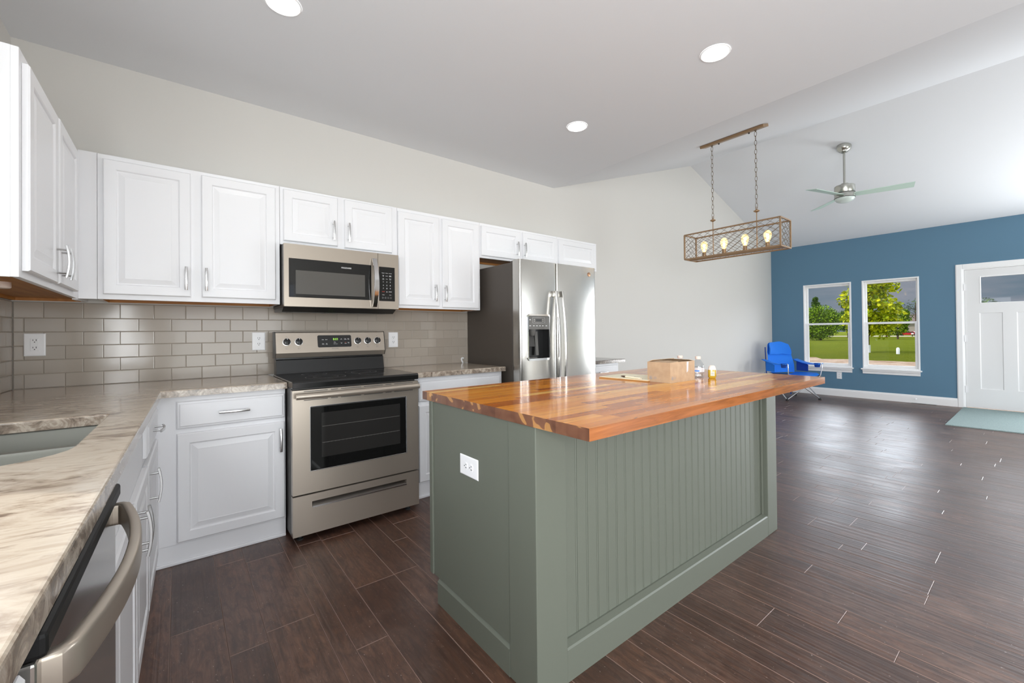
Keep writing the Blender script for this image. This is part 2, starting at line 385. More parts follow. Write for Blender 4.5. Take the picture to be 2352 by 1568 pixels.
    def panel(s, x0, x1, z0, z1, yb, loops):
        """concentric rectangle steps facing -y: loops are (inset, height in front of yb)"""
        L = []
        for ins, h in loops:
            L.append([(x0 + ins, yb - h, z0 + ins), (x1 - ins, yb - h, z0 + ins), (x1 - ins, yb - h, z1 - ins), (x0 + ins, yb - h, z1 - ins)])
        return s.rings(L)
    def text(s, string, size, mtx, depth=0.0006, align='CENTER'):
        c = bpy.data.curves.new('t', 'FONT'); c.body = string; c.size = size; c.align_x = align; c.align_y = 'CENTER'; c.extrude = depth
        o = bpy.data.objects.new('t', c); COL.objects.link(o)
        dg = bpy.context.evaluated_depsgraph_get(); me = o.evaluated_get(dg).to_mesh()
        b2 = bmesh.new(); b2.from_mesh(me); b2.transform(mtx)
        tmp = bpy.data.meshes.new('t'); b2.to_mesh(tmp); b2.free(); s.bm.from_mesh(tmp)
        o.evaluated_get(dg).to_mesh_clear(); bpy.data.objects.remove(o); bpy.data.meshes.remove(tmp); bpy.data.curves.remove(c)
        return s
    def build(s, name, material, parent=None, smooth=False, org=(0, 0, 0)):
        if parent is not None:
            root = parent
            while root.parent: root = root.parent
            org = ORG.get(root.name, (0, 0, 0))
        if any(org): bmesh.ops.translate(s.bm, verts=s.bm.verts, vec=-Vector(org))
        me = bpy.data.meshes.new(name); s.bm.to_mesh(me); s.bm.free()
        me.materials.append(M[material] if isinstance(material, str) else material)
        if smooth:
            for p in me.polygons: p.use_smooth = True
            try: me.set_sharp_from_angle(angle=R(40))
            except Exception: pass
        o = bpy.data.objects.new(name, me); COL.objects.link(o)
        if parent is not None: o.parent = parent
        elif any(org): o.location = org
        return o
ORG = {}
FRONT = lambda x, y, z: Matrix.Translation((x, y, z)) @ Matrix.Rotation(R(90), 4, 'X')      # text facing -y

def thing(name, label, cat, loc=(0, 0, 0), rz=0.0, group=None, world=True):
    """Empty at the thing's base; with world=True its parts are written in world coordinates"""
    o = bpy.data.objects.new(name, None); COL.objects.link(o); o.empty_display_size = 0.1
    o.location = loc; o.rotation_euler = (0, 0, rz); o['label'] = label; o['category'] = cat
    if group: o['group'] = group
    ORG[o.name] = tuple(loc) if world else (0, 0, 0)
    return o
def tag(o, label, cat, group=None):
    o['label'] = label; o['category'] = cat
    if group: o['group'] = group
    return o
def struct(o):
    o['kind'] = 'structure'; return o

# ------------------------------------------------------------------ the room shell
XR, YF, ZC = 9.996, -6.20, 2.81            # blue wall, wall behind the camera, flat ceiling
XS, XM, ZM, ZL = 4.02, 6.978, 3.755, 2.779  # start of the slope, ridge, height of ridge, top of blue wall
b = MB()                                   # planks
known = {1.353: -1.412, 1.229: -1.804, 0.978: -1.481, 1.161: -1.03, 0.675: -1.27, 2.534: -2.692, 2.803: -2.891, 2.713: -3.079, 3.338: -3.084, 3.117: -2.677, 3.724: -2.505}
xs = [0.0, 0.15, 0.24, 0.37, 0.55, 0.675, 0.850, 0.978, 1.161, 1.229, 1.353, 1.542, 1.669, 1.759, 1.939, 2.066, 2.156, 2.336, 2.426, 2.534, 2.713, 2.803, 2.928, 3.117, 3.236, 3.338, 3.513, 3.60, 3.724, 3.902]
while xs[-1] < XR - 0.1: xs.append(xs[-1] + random.choice((0.088, 0.124, 0.178, 0.178)))
xs[-1] = XR
for x0, x1 in zip(xs, xs[1:]):
    js = []
    y = known.get(round(x0, 3), -random.uniform(0.2, 1.6))
    a = y
    while a > YF: js.append(a); a -= random.uniform(0.5, 1.5)
    a = y + random.uniform(0.5, 1.4)
    while a < -0.1: js.append(a); a += random.uniform(0.5, 1.4)
    js = [YF] + sorted(js) + [0.0]
    for y0, y1 in zip(js, js[1:]):
        g = 0.0006
        vs = []; bv = 0.0015
        for ins, z in ((g, -0.006), (g, -bv * 0.7), (g + bv, 0.0)):
            vs.append([(x0 + ins, y0 + ins, z), (x1 - ins, y0 + ins, z), (x1 - ins, y1 - ins, z), (x0 + ins, y1 - ins, z)])
        b.rings(vs, cap0=False)
b.box(0, XR, YF, 0, -0.10, -0.006)
struct(b.build('floor', 'hardwood'))

b = MB()                                   # kitchen flat, slope, ridge, far slope; thick enough to be a roof
prof = [(-0.12, ZC), (XS, ZC), (XM, ZM), (XR + 0.12, ZL - 0.12 * (ZM - ZL) / (XR - XM)), (XR + 0.12, ZL + 0.16), (XM, ZM + 0.20), (XS, ZC + 0.20), (-0.12, ZC + 0.20)]
b.prism(prof, YF - 0.12, 0.12, 'y')
struct(b.build('ceiling', 'ceiling_white'))
b = MB(); b.prism([(-0.12, -0.1), (XR, -0.1), (XR, ZL), (XM, ZM), (XS, ZC), (-0.12, ZC)], 0.0, 0.12, 'y')
struct(b.build('wall_back', 'wall_greige'))
b = MB()                                   # left wall with unseen openings added for two fill lights
b.box(-0.12, 0, YF, -5.75, -0.1, ZC); b.box(-0.12, 0, -4.05, -2.72, -0.1, ZC); b.box(-0.12, 0, -1.84, 0, -0.1, ZC); b.box(-0.12, 0, -2.72, -1.84, -0.1, 1.12); b.box(-0.12, 0, -2.72, -1.84, 2.12, ZC); b.box(-0.12, 0, -5.75, -4.05, -0.1, 0.75); b.box(-0.12, 0, -5.75, -4.05, 2.25, ZC)
struct(b.build('wall_left', 'wall_greige'))
b = MB()                                   # wall behind the camera: patio door, window, and opening added for the kitchen fill
holes = [(0.55, 2.45, 0.05, 2.15), (5.15, 7.65, 0.05, 2.15), (7.95, 9.65, 0.55, 2.15)]
px = -0.12
for x0, x1, z0, z1 in holes:
    b.box(px, x0, YF - 0.12, YF, -0.1, 2.30); b.box(x0, x1, YF - 0.12, YF, -0.1, z0); b.box(x0, x1, YF - 0.12, YF, z1, 2.30); px = x1
b.box(px, XR, YF - 0.12, YF, -0.1, 2.30)
b.prism([(-0.12, 2.30), (XR, 2.30), (XR, ZL), (XM, ZM), (XS, ZC), (-0.12, ZC)], YF - 0.12, YF, 'y')
struct(b.build('wall_front', 'wall_greige'))
# blue wall with two window openings and the door opening
WIN = [(-1.272, -0.545, 0.52, 2.026), (-2.142, -1.418, 0.52, 2.026)]
DOOR = (-3.535, -2.615, 0.0, 2.085)
b = MB(); T = 0.14
spans = [(-5.18, -3.82, 0.30, 2.20), DOOR, WIN[1], WIN[0]]  # first span is an unseen opening added for the living fill light
py = YF - 0.12
for y0, y1, z0, z1 in spans:
    b.box(XR, XR + T, py, y0, -0.1, ZL)
    if z0 > 0: b.box(XR, XR + T, y0, y1, -0.1, z0)
    b.box(XR, XR + T, y0, y1, z1, ZL); py = y1
b.box(XR, XR + T, py, 0.12, -0.1, ZL)
struct(b.build('wall_right', 'wall_blue'))

# windows: white vinyl double-hung units, stool and apron
for n, (y0, y1, z0, z1) in enumerate(WIN, 1):
    w = thing('window_%d' % n, 'white double-hung window %s' % ('nearer the camp chair' if n == 1 else 'nearer the front door'), 'window', (XR, (y0 + y1) / 2, z0)); w['kind'] = 'structure'
    b = MB(); xa, xb = XR - 0.004, XR + 0.125; t = 0.022
    b.box(xa, xb, y0, y0 + t, z0, z1, 0.003); b.box(xa, xb, y1 - t, y1, z0, z1, 0.003); b.box(xa, xb, y0 + t, y1 - t, z1 - t, z1, 0.003); b.box(xa, xb, y0 + t, y1 - t, z0, z0 + t, 0.003)
    b.build('frame', 'trim_white', w)
    zm = 1.29
    for nm, xx, za, zb, st in (('upper_sash', XR + 0.085, zm - 0.015, z1 - t, 0.028), ('lower_sash', XR + 0.045, z0 + t, zm + 0.02, 0.044)):
        b = MB(); ya, yb = y0 + t, y1 - t; d = 0.034
        b.box(xx, xx + d, ya, ya + st, za, zb, 0.004); b.box(xx, xx + d, yb - st, yb, za, zb, 0.004)
        b.box(xx, xx + d, ya + st, yb - st, zb - 0.034, zb, 0.004); b.box(xx, xx + d, ya + st, yb - st, za, za + st * 0.9, 0.004)
        sa = b.build(nm, 'trim_white', w)
        b = MB(); b.box(xx + 0.015, xx + 0.019, ya + st - 0.004, yb - st + 0.004, za + st * 0.9 - 0.004, zb - 0.03)
        b.build('glass', 'pane', sa)
    b = MB(); b.box(XR - 0.045, XR + 0.05, y0 - 0.022, y1 + 0.022, z0 - 0.022, z0 + 0.001, 0.006)
    b.build('stool', 'trim_white', w)
    b = MB(); b.prism([(XR, z0 - 0.022), (XR - 0.032, z0 - 0.022), (XR - 0.030, z0 - 0.045), (XR - 0.018, z0 - 0.055), (XR - 0.016, z0 - 0.088), (XR, z0 - 0.092)], y0 + 0.0, y1 - 0.0, 'y')
    b.build('apron', 'trim_white', w)

# unseen window frame added around the fill light's opening beyond the door
w = thing('window_3', 'added wide white window frame for the unseen fill light beyond the front door', 'window', (XR, -4.5, 0.30)); w['kind'] = 'structure'
b = MB(); y0, y1, z0, z1 = -5.18, -3.82, 0.30, 2.20
for q in ((y0, y0 + 0.05, z0, z1), (y1 - 0.05, y1, z0, z1), (y0 + 0.05, y1 - 0.05, z1 - 0.05, z1), (y0 + 0.05, y1 - 0.05, z0, z0 + 0.05), (-4.52, -4.48, z0 + 0.05, z1 - 0.05)): b.box(XR - 0.004, XR + 0.07, q[0], q[1], q[2], q[3], 0.004)
b.build('frame', 'trim_white', w)
b = MB(); b.box(XR - 0.045, XR, y0 - 0.02, y1 + 0.02, z0 - 0.022, z0, 0.006); b.build('stool', 'trim_white', w)

# front door: craftsman slab with a wide top light
dy0, dy1, _, dz1 = DOOR
d = thing('door_1', 'white craftsman front door with a wide glass light', 'door', (XR, (dy0 + dy1) / 2, 0)); d['kind'] = 'structure'
b = MB()
for ya, yb in ((dy1 - 0.005, dy1 + 0.068), (dy0 - 0.068, dy0 + 0.005)): b.prism([(XR, ya), (XR - 0.016, ya), (XR - 0.020, ya + 0.012), (XR - 0.020, yb - 0.012), (XR - 0.014, yb), (XR, yb)], 0.0, dz1 + 0.066, 'z')
b.box(XR - 0.020, XR, dy0 + 0.005, dy1 - 0.005, dz1 - 0.004, dz1 + 0.066, 0.004)
b.build('casing', 'trim_white', d)
b = MB(); b.box(XR, XR + T, dy1 - 0.022, dy1, 0, dz1); b.box(XR, XR + T, dy0, dy0 + 0.022, 0, dz1); b.box(XR, XR + T, dy0 + 0.022, dy1 - 0.022, dz1 - 0.022, dz1)
b.build('jamb', 'trim_white', d)
sy0, sy1, sz0, sz1 = dy0 + 0.024, dy1 - 0.024, 0.012, dz1 - 0.024
xa, xb = XR + 0.010, XR + 0.054
ly0, ly1, lz0, lz1 = -3.36, -2.790, 1.551, 1.955
b = MB()
yc = (sy0 + sy1) / 2
pan = [(-3.0105, -2.784, 0.292, 1.416), (-3.366, -3.1395, 0.292, 1.416)]
# stiles and rails
b.box(xa, xb, pan[0][1], sy1, sz0, sz1); b.box(xa, xb, sy0, pan[1][0], sz0, sz1); b.box(xa, xb, pan[1][1], pan[0][0], pan[0][2], pan[0][3])
b.box(xa, xb, pan[1][0], pan[0][1], sz0, pan[0][2]); b.box(xa, xb, pan[1][0], pan[0][1], pan[0][3], lz0); b.box(xa, xb, pan[1][0], pan[0][1], lz1, sz1)
b.box(xa, xb, ly1, pan[0][1], lz0, lz1); b.box(xa, xb, pan[1][0], ly0, lz0, lz1)
slab = b.build('door_slab', 'door_white', d)
b = MB()
for ya, yb, za, zb in pan:
    b.rings([[(xx, ya + i, za + i), (xx, yb - i, za + i), (xx, yb - i, zb - i), (xx, ya + i, zb - i)] for i, xx in ((0, xa + 0.0002), (0.009, xa + 0.010))], cap0=False)
    b.box(xa + 0.014, xb - 0.004, ya, yb, za, zb)
b.build('panels', 'door_white', slab)
b = MB()
for ya, yb, za, zb in ((ly0, ly0 + 0.012, lz0, lz1), (ly1 - 0.012, ly1, lz0, lz1), (ly0 + 0.012, ly1 - 0.012, lz0, lz0 + 0.012), (ly0 + 0.012, ly1 - 0.012, lz1 - 0.012, lz1)): b.box(xa - 0.006, xb, ya, yb, za, zb, 0.003)
b.build('light_frame', 'trim_white', slab)
b = MB(); b.box(xa + 0.02, xa + 0.024, ly0 + 0.01, ly1 - 0.01, lz0 + 0.01, lz1 - 0.01); b.build('glass', 'pane', slab)
for zz in (1.804, 1.037, 0.276):
    b = MB(); b.cyl((XR - 0.004, sy1 + 0.003, zz - 0.05), (XR - 0.004, sy1 + 0.003, zz + 0.05), 0.0065, 10)
    b.box(XR - 0.003, XR + 0.004, sy1 - 0.022, sy1 + 0.018, zz - 0.048, zz + 0.048)
    b.build('hinge', 'plate_white', d, True)
# baseboards
def baseprof(h=0.128): return [(0, 0), (-0.015, 0), (-0.015, h - 0.03), (-0.010, h - 0.012), (-0.010, h - 0.006), (-0.006, h), (0, h)]
b = MB(); b.prism([(XR + p, q) for p, q in baseprof()], dy1 + 0.068, -0.001, 'y'); struct(b.build('baseboard_right', 'trim_white'))
b = MB(); b.prism([(p, q) for p, q in baseprof()], 4.40, XR - 0.016, 'x'); struct(b.build('baseboard_back', 'trim_white'))

# ------------------------------------------------------------------ cabinets
RAISED = [(0, 0), (0, 0.014), (0.0045, 0.019), (0.050, 0.019), (0.0535, 0.016), (0.056, 0.0115), (0.0615, 0.0115), (0.088, 0.018), (0.090, 0.0175)]
SLAB = [(0, 0), (0, 0.010), (0.005, 0.0145), (0.012, 0.0155), (0.016, 0.019), (0.020, 0.019)]
def pull(xc, zc, yf, vert=True, L=0.134):
    """arched bar pull on two posts in front of the plane y=yf"""
    b = MB(); pts = []
    for i in range(9):
        t = i / 8 - 0.5; out = 0.036 - 0.034 * t * t * 1.0
        pts.append((xc, yf - out, zc + t * L) if vert else (xc + t * L, yf - out, zc))
    b.sweep(pts, [(-0.006, -0.0028), (-0.004, -0.004), (0.004, -0.004), (0.006, -0.0028), (0.006, 0.0028), (0.004, 0.004), (-0.004, 0.004), (-0.006, 0.0028)], up=(0, 1, 0))
    for t in (-0.36, 0.36):
        o = 0.036 - 0.034 * t * t
        p = (xc, zc + t * L) if vert else (xc + t * L, zc)
        b.cyl((p[0], yf + 0.001, p[1]), (p[0], yf - o, p[1]), 0.0042, 8)
    return b
def cabinet(name, label, cat, x0, x1, dep, z0, z1, doors=(), drawers=(), loc=(0, 0, 0), rz=0.0, upper=True, toe=0.0, group=None, world=True, filler=None, hole_in=None):
    """dep = how far the face frame's front is from the wall plane (local y = -dep)"""
    t = thing(name, label, cat, loc, rz, group, world)
    ff = 0.019; g = 0.0008
    b = MB()
    if upper:
        b.box(x0 + g, x1 - g, -dep + ff, -0.003, z0 + 0.022, z1); b.box(x0 + g, x0 + 0.016, -dep + ff, -0.003, z0, z0 + 0.022); b.box(x1 - 0.016, x1 - g, -dep + ff, -0.003, z0, z0 + 0.022)
    elif hole_in:                                   # open box that leaves room for the sink bowls
        b.box(x0 + g, x0 + 0.018, -dep + ff, -0.003, toe, z1); b.box(x1 - 0.018, x1 - g, -dep + ff, -0.003, toe, z1); b.box(x0 + 0.018, x1 - 0.018, -0.02, -0.003, toe, z1); b.box(x0 + 0.018, x1 - 0.018, -dep + ff, -0.02, toe, toe + 0.018)
    else:
        b.box(x0 + g, x1 - g, -dep + ff, -0.003, toe, z1)
    b.build('cabinet_box', 'cabinet_white', t)
    b = MB(); b.box(x0 + g, x1 - g, -dep, -dep + ff, z0 if upper else toe, z1, 0.0012, 1)
    if filler: b.box(*filler)
    b.build('face_frame', 'cabinet_white', t)
    if upper:
        b = MB(); b.box(x0 + 0.016, x1 - 0.016, -dep + ff, -0.004, z0 + 0.017, z0 + 0.0219); b.box(x0 + 0.016, x1 - 0.016, -0.020, -0.004, z0 + 0.001, z0 + 0.017)
        b.box(x0 + 0.0161, x0 + 0.020, -dep + ff, -0.02, z0 + 0.001, z0 + 0.017); b.box(x1 - 0.020, x1 - 0.0161, -dep + ff, -0.02, z0 + 0.001, z0 + 0.017)
        o = b.build('bottom_panel', 'raw_wood', t); o['label'] = 'orange unfinished wood underside'
    if toe:
        b = MB(); b.box(x0 + g, x1 - g, -dep + 0.006, -0.05, 0.0, toe); b.box(x0 + g, x1 - g, -dep - 0.004, -dep + 0.006, 0.0, 0.018, 0.004)
        b.build('toe_kick', 'cabinet_white', t)
    for a, c, d0, d1, hx, hz in doors:
        b = MB(); b.panel(a, c, d0, d1, -dep - 0.0006, RAISED); dr = b.build('door', 'cabinet_white', t)
        if hx is not None: pull(hx, hz, -dep - 0.0196).build('handle', 'satin_nickel', dr, True)
    for a, c, d0, d1 in drawers:
        b = MB(); b.panel(a, c, d0, d1, -dep - 0.0006, SLAB); dr = b.build('drawer', 'cabinet_white', t)
        pull((a + c) / 2, (d0 + d1) / 2, -dep - 0.0196, False, 0.142).build('handle', 'satin_nickel', dr, True)
    return t
UP = 'white raised-panel wall cabinets'; UD = 0.308; UZ0, UZ1 = 1.393, 2.172
cabinet('wall_cabinet', 'white wall cabinet with two tall doors between corner and microwave', 'cabinet', 0.366, 1.231, UD, UZ0, UZ1,
        [(0.390, 0.763, 1.420, 2.145, 0.741, 1.525), (0.815, 1.204, 1.421, 2.150, 0.836, 1.525)], group=UP, filler=(0.2945, 0.3655, -UD, -UD + 0.019, UZ0, UZ1))
cabinet('wall_cabinet', 'short white wall cabinet with two small doors directly above the microwave', 'cabinet', 1.2312, 2.0428, UD, 1.790, UZ1,
        [(1.251, 1.594, 1.815, 2.156, 1.562, 1.918), (1.642, 1.995, 1.811, 2.158, 1.666, 1.918)], group=UP)
cabinet('wall_cabinet', 'white wall cabinet with two narrow tall doors between microwave and refrigerator', 'cabinet', 2.0430, 2.811, UD, UZ0, UZ1,
        [(2.044, 2.398, 1.415, 2.145, 2.354, 1.520), (2.429, 2.788, 1.407, 2.146, 2.446, 1.520)], group=UP)
cabinet('wall_cabinet', 'low white wall cabinet with two doors above the refrigerator', 'cabinet', 2.8112, 3.762, UD, 1.862, UZ1,
        [(2.820, 3.265, 1.881, 2.147, 3.220, 1.978), (3.302, 3.747, 1.881, 2.152, 3.311, 1.978)], group=UP)
cabinet('wall_cabinet', 'small single-door white wall cabinet at the far end of the row', 'cabinet', 3.7622, 4.376, UD, 1.862, UZ1,
        [(3.780, 4.338, 1.881, 2.149, None, 0)], group=UP)
# left-hand wall: local x is world y, local -y is world +x
cabinet('wall_cabinet', 'white wall cabinet on the left wall, two doors with arched pulls side by side', 'cabinet', -1.351, -0.001, 0.294, 1.391, 2.150,
        [(-1.320, -0.890, 1.415, 2.112, -0.920, 1.505), (-0.856, -0.435, 1.418, 2.120, -0.826, 1.505)], rz=R(90), world=False, group=UP,
        filler=(-0.33, -0.20, -0.294, -0.275, 1.3855, 1.391))

BZ = 0.876
cabinet('base_cabinet', 'white base cabinet with drawer over door left of the range', 'cabinet', 0.6072, 1.205, 0.610, 0.0, BZ, upper=False, toe=0.105,
        doors=[(0.697, 1.198, 0.118, 0.680, 1.174, 0.578)], drawers=[(0.695, 1.200, 0.705, 0.848)])
cabinet('base_cabinet', 'white base cabinet behind the island, between range and refrigerator', 'cabinet', 2.035, 2.815, 0.610, 0.0, BZ, upper=False, toe=0.105,
        doors=[(2.060, 2.415, 0.122, 0.672, 2.39, 0.575), (2.445, 2.795, 0.122, 0.672, 2.47, 0.575)], drawers=[(2.062, 2.796, 0.700, 0.790 + 0.055)])
cabinet('base_cabinet', 'small white base cabinet under the dark granite top beyond the refrigerator', 'cabinet', 3.800, 4.352, 0.610, 0.0, BZ - 0.008, upper=False, toe=0.105,
        doors=[(3.83, 4.325, 0.122, 0.690, 4.29, 0.59)], drawers=[(3.83, 4.325, 0.720, 0.845)])
# left-hand base run, very slightly out of square with the range wall
A1 = R(-1.19); GN = Vector((math.cos(A1), math.sin(A1), 0)); G0 = Vector((0.634, -0.67, 0)) - GN * 0.634
LB = dict(loc=tuple(G0), rz=R(90) + A1, world=False, upper=False, toe=0.105)
def lb(ly): return ly + 0.67            # distance along the run
cabinet('base_cabinet', 'white corner base cabinet at the inside corner of the counter, drawer over narrow door', 'cabinet', lb(-1.272), lb(-0.612), 0.606, 0.0, BZ,
        doors=[(lb(-1.262), lb(-0.72), 0.120, 0.690, lb(-1.235), 0.60)], drawers=[(lb(-1.262), lb(-0.72), 0.718, 0.850)], **LB)
cabinet('sink_cabinet', 'white sink base cabinet with two doors under the sink', 'cabinet', lb(-2.180), lb(-1.2735), 0.606, 0.0, BZ, hole_in=True,
        doors=[(lb(-1.722), lb(-1.285), 0.120, 0.690, lb(-1.700), 0.60), (lb(-2.170), lb(-1.732), 0.120, 0.690, lb(-1.755), 0.60)], **LB)
cabinet('base_cabinet', 'white end base cabinet next to the dishwasher in the near corner', 'cabinet', lb(-3.20), lb(-2.775), 0.606, 0.0, BZ,
        doors=[(lb(-3.19), lb(-2.79), 0.120, 0.850, None, 0)], **LB)

# worktops
def slab(poly, z0, z1, name, material, label, cat='countertop', bev=0.006, hole=None):
    b = MB(); bm = b.bm
    vs = [bm.verts.new((x, y, z1)) for x, y in poly]
    es = [bm.edges.new((vs[i], vs[(i + 1) % len(vs)])) for i in range(len(vs))]
    if hole:
        hs = [bm.verts.new((x, y, z1)) for x, y in hole]
        es += [bm.edges.new((hs[i], hs[(i + 1) % len(hs)])) for i in range(len(hs))]
    f = bmesh.ops.triangle_fill(bm, use_beauty=True, use_dissolve=False, edges=es)
    fs = [x for x in f['geom'] if isinstance(x, bmesh.types.BMFace)]
    for x in fs:
        if x.normal.z < 0: x.normal_flip()
    r = bmesh.ops.extrude_face_region(bm, geom=fs)
    nv = [x for x in r['geom'] if isinstance(x, bmesh.types.BMVert)]
    bmesh.ops.translate(bm, verts=nv, vec=(0, 0, z0 - z1))
    bmesh.ops.recalc_face_normals(bm, faces=bm.faces)
    if bev:
        e2 = [e for e in bm.edges if len(e.link_faces) == 2 and abs(e.verts[0].co.z - z1) < 1e-5 and abs(e.verts[1].co.z - z1) < 1e-5 and e.calc_face_angle(0) > 0.5]
        bmesh.ops.bevel(bm, geom=e2, offset=bev, segments=3, affect='EDGES', profile=0.5)
    return tag(b.build(name, material), label, cat)
def run(d, ly):                          # point of the left-hand run: d from the wall line, ly along it
    tdir = Vector((-math.sin(A1), math.cos(A1), 0)); p = G0 + GN * d + tdir * (ly + 0.67); return (p.x, p.y)
def rrect(x0, x1, y0, y1, rads, n=5):
    """rounded rectangle, corner radii for (x1,y1),(x0,y1),(x0,y0),(x1,y0)"""
    out = []
    for (cx, cy, sx, sy), r in zip(((x1, y1, -1, -1), (x0, y1, 1, -1), (x0, y0, 1, 1), (x1, y0, -1, 1)), rads):
        a0 = {(-1, -1): 0, (1, -1): 90, (1, 1): 180, (-1, 1): 270}[(sx, sy)]
        for i in range(n + 1):
            a = R(a0 + 90 * i / n); out.append((cx + sx * r + r * math.cos(a), cy + sy * r + r * math.sin(a)))
    return out
hole = [run(d, l) for d, l in rrect(0.135, 0.520, -2.035, -1.335, (0.012, 0.03, 0.05, 0.14))]
e0 = run(0.634, -0.669); e1 = run(0.630, -3.22)
slab([(0.003, -0.003), (1.206, -0.003), (1.206, -0.664), (e0[0], -0.664), e1, (0.003, e1[1])], 0.878, 0.914, 'countertop', 'granite', 'brown-veined granite countertop wrapping the left corner around the sink', hole=hole)
slab([(2.032, -0.003), (2.818, -0.003), (2.818, -0.664), (2.032, -0.664)], 0.878, 0.914, 'countertop', 'granite', 'short granite countertop between the range and the refrigerator')
slab([(3.795, -0.003), (4.416, -0.003), (4.416, -0.650), (3.795, -0.650)], 0.870, 0.904, 'countertop', 'granite_dark', 'dark granite countertop sticking out beyond the refrigerator')

# undermount double bowl sink
sk = thing('sink', 'stainless undermount double-bowl sink in the granite counter', 'sink', tuple(G0), R(90) + A1, world=False)
for nm, a0, a1, rr in (('bowl', lb(-2.045), lb(-1.700), (0.10, 0.10, 0.05, 0.05)), ('bowl', lb(-1.670), lb(-1.325), (0.05, 0.05, 0.10, 0.02))):
    b = MB(); loops = []
    # local: x along the run, y = -distance from wall
    for ins, z in ((-0.016, 0.8775), (0.0, 0.8775), (0.004, 0.870), (0.010, 0.73), (0.04, 0.705)):
        loops.append([(x, y, z) for x, y in rrect(a0 + ins, a1 - ins, -0.530 + ins, -0.125 - ins, (0.05, 0.05, 0.05, 0.05))])
    if a0 < lb(-1.69): pass
    b.rings(loops, cap0=False)
    b.lathe(((a0 + a1) / 2, -0.33, 0.705), [(0.045, 0.0005), (0.045, 0.003), (0.035, 0.003), (0.02, 0.001)], 20)
    b.build(nm, 'sink_steel', sk, True)
b = MB(); b.box(lb(-1.700) - 0.003, lb(-1.670) + 0.003, -0.52, -0.135, 0.835, 0.855, 0.006); b.build('divider', 'sink_steel', sk)

# tile backsplash: each tile is an island of one mesh
def tiles(name, label, u1, along):
    """along='x': range wall; along='y': left wall (u runs away from the corner)"""
    b = MB(); g = MB(); zs = [0.9145 + 0.0768 * i for i in range(7)]; zs[-1] = 1.386
    du = 0.1555
    for r_, (za, zb) in enumerate(zip(zs, zs[1:])):
        off = 0.120 if r_ % 2 == 1 else 0.0475
        us = [0.009]; u = off
        while u < u1 - 0.01: us.append(u); u += du
        us.append(u1)
        for ua, ub in zip(us, us[1:]):
            h = 0.0011; L = []
            for ins, y in ((h, -0.003), (h, -0.0068), (h + 0.0022, -0.0083)):
                q = [(ua + ins, za + ins), (ub - ins, za + ins), (ub - ins, zb - ins), (ua + ins, zb - ins)]
                L.append([(p[0], y, p[1]) if along == 'x' else (-y, -p[0], p[1]) for p in q])
            b.rings(L, cap0=False)
    if along == 'x': g.box(0.0085, u1, -0.0062, -0.0005, 0.9142, 1.388)
    else: g.box(0.0005, 0.0062, -u1, -0.009, 0.9142, 1.388)
    o = tag(b.build(name, 'tile_taupe'), label, 'backsplash')
    o2 = g.build('grout', 'grout', o); o2['label'] = 'lighter grout joints'
tiles('tile_backsplash', 'glossy taupe subway tile backsplash behind the range', 2.876, 'x')
tiles('tile_backsplash', 'narrow strip of subway tile on the left wall over the sink counter', 1.40, 'y')

# ------------------------------------------------------------------ electrical plates
def outlet(label, c, rz=0.0, horiz=False, gfci=False, w=0.073, h=0.118, tilt=0.0, group='outlets'):
    o = thing('outlet', label, 'outlet', c, rz, group, world=False)
    b = MB(); W2, H2 = (h / 2, w / 2) if horiz else (w / 2, h / 2)
    b.panel(-W2, W2, -H2, H2, 0, [(0, 0), (0, 0.0025), (0.0025, 0.0055), (0.006, 0.006)])
    b.build('plate', 'plate_white', o)
    def slots(cx, cz, rot, par):
        s = MB()
        for dx, dz, sw, sh in ((-0.0062, 0.004, 0.0022, 0.008), (0.0062, 0.004, 0.0026, 0.0095), (0, -0.0065, 0.0045, 0.0045)):
            if rot: dx, dz, sw, sh = dz, -dx, sh, sw
            s.box(cx + dx - sw / 2, cx + dx + sw / 2, -0.0086, -0.0078, cz + dz - sh / 2, cz + dz + sh / 2)
        s.build('slots', 'slot_dark', par)
    if gfci:
        b = MB(); b.panel(-0.0165, 0.0165, -0.0335, 0.0335, -0.005, [(0, 0), (0, 0.002), (0.001, 0.003)]); r_ = b.build('receptacle', 'plate_white', o)
        for z in (0.004, -0.004):
            b = MB(); b.box(-0.009, 0.009, -0.0087, -0.007, z - 0.0025, z + 0.0025, 0.0004); b.build('button', 'plate_white', o)
        slots(0, 0.021, False, r_); slots(0, -0.019, False, r_)
    else:
        for k in (-1, 1):
            b = MB(); cx, cz = (k * 0.0195, 0) if horiz else (0, k * 0.0195)
            A = [2 * math.pi * i / 20 for i in range(20)]; cl = lambda v: max(-0.85, min(0.85, v))
            if horiz: b.prism([(cx + 0.0135 * math.cos(a), cz + 0.0165 * cl(math.sin(a))) for a in A], -0.008, -0.0055, 'y')
            else: b.prism([(cx + 0.0165 * cl(math.cos(a)), cz + 0.0135 * math.sin(a)) for a in A], -0.008, -0.0055, 'y')
            slots(cx, cz, horiz, b.build('receptacle', 'plate_white', o))
    return o
outlet('wide white outlet plate with square receptacle at the left corner of the backsplash', (0.0885, -0.0085, 1.152), gfci=True, w=0.082, h=0.124)
outlet('white duplex outlet on the tile just left of the range', (1.146, -0.0085, 1.149), w=0.080, h=0.125)
outlet('white duplex outlet on the tile just right of the range', (2.128, -0.0085, 1.142), w=0.082, h=0.126)
outlet('white duplex outlet turned sideways on the green end of the island', (1.6095, -2.0105, 0.664), -R(90), horiz=True, w=0.080, h=0.131)
outlet('white outlet plate low on the blue wall under the window', (XR - 0.0005, -1.082, 0.368), -R(90), w=0.075, h=0.120)

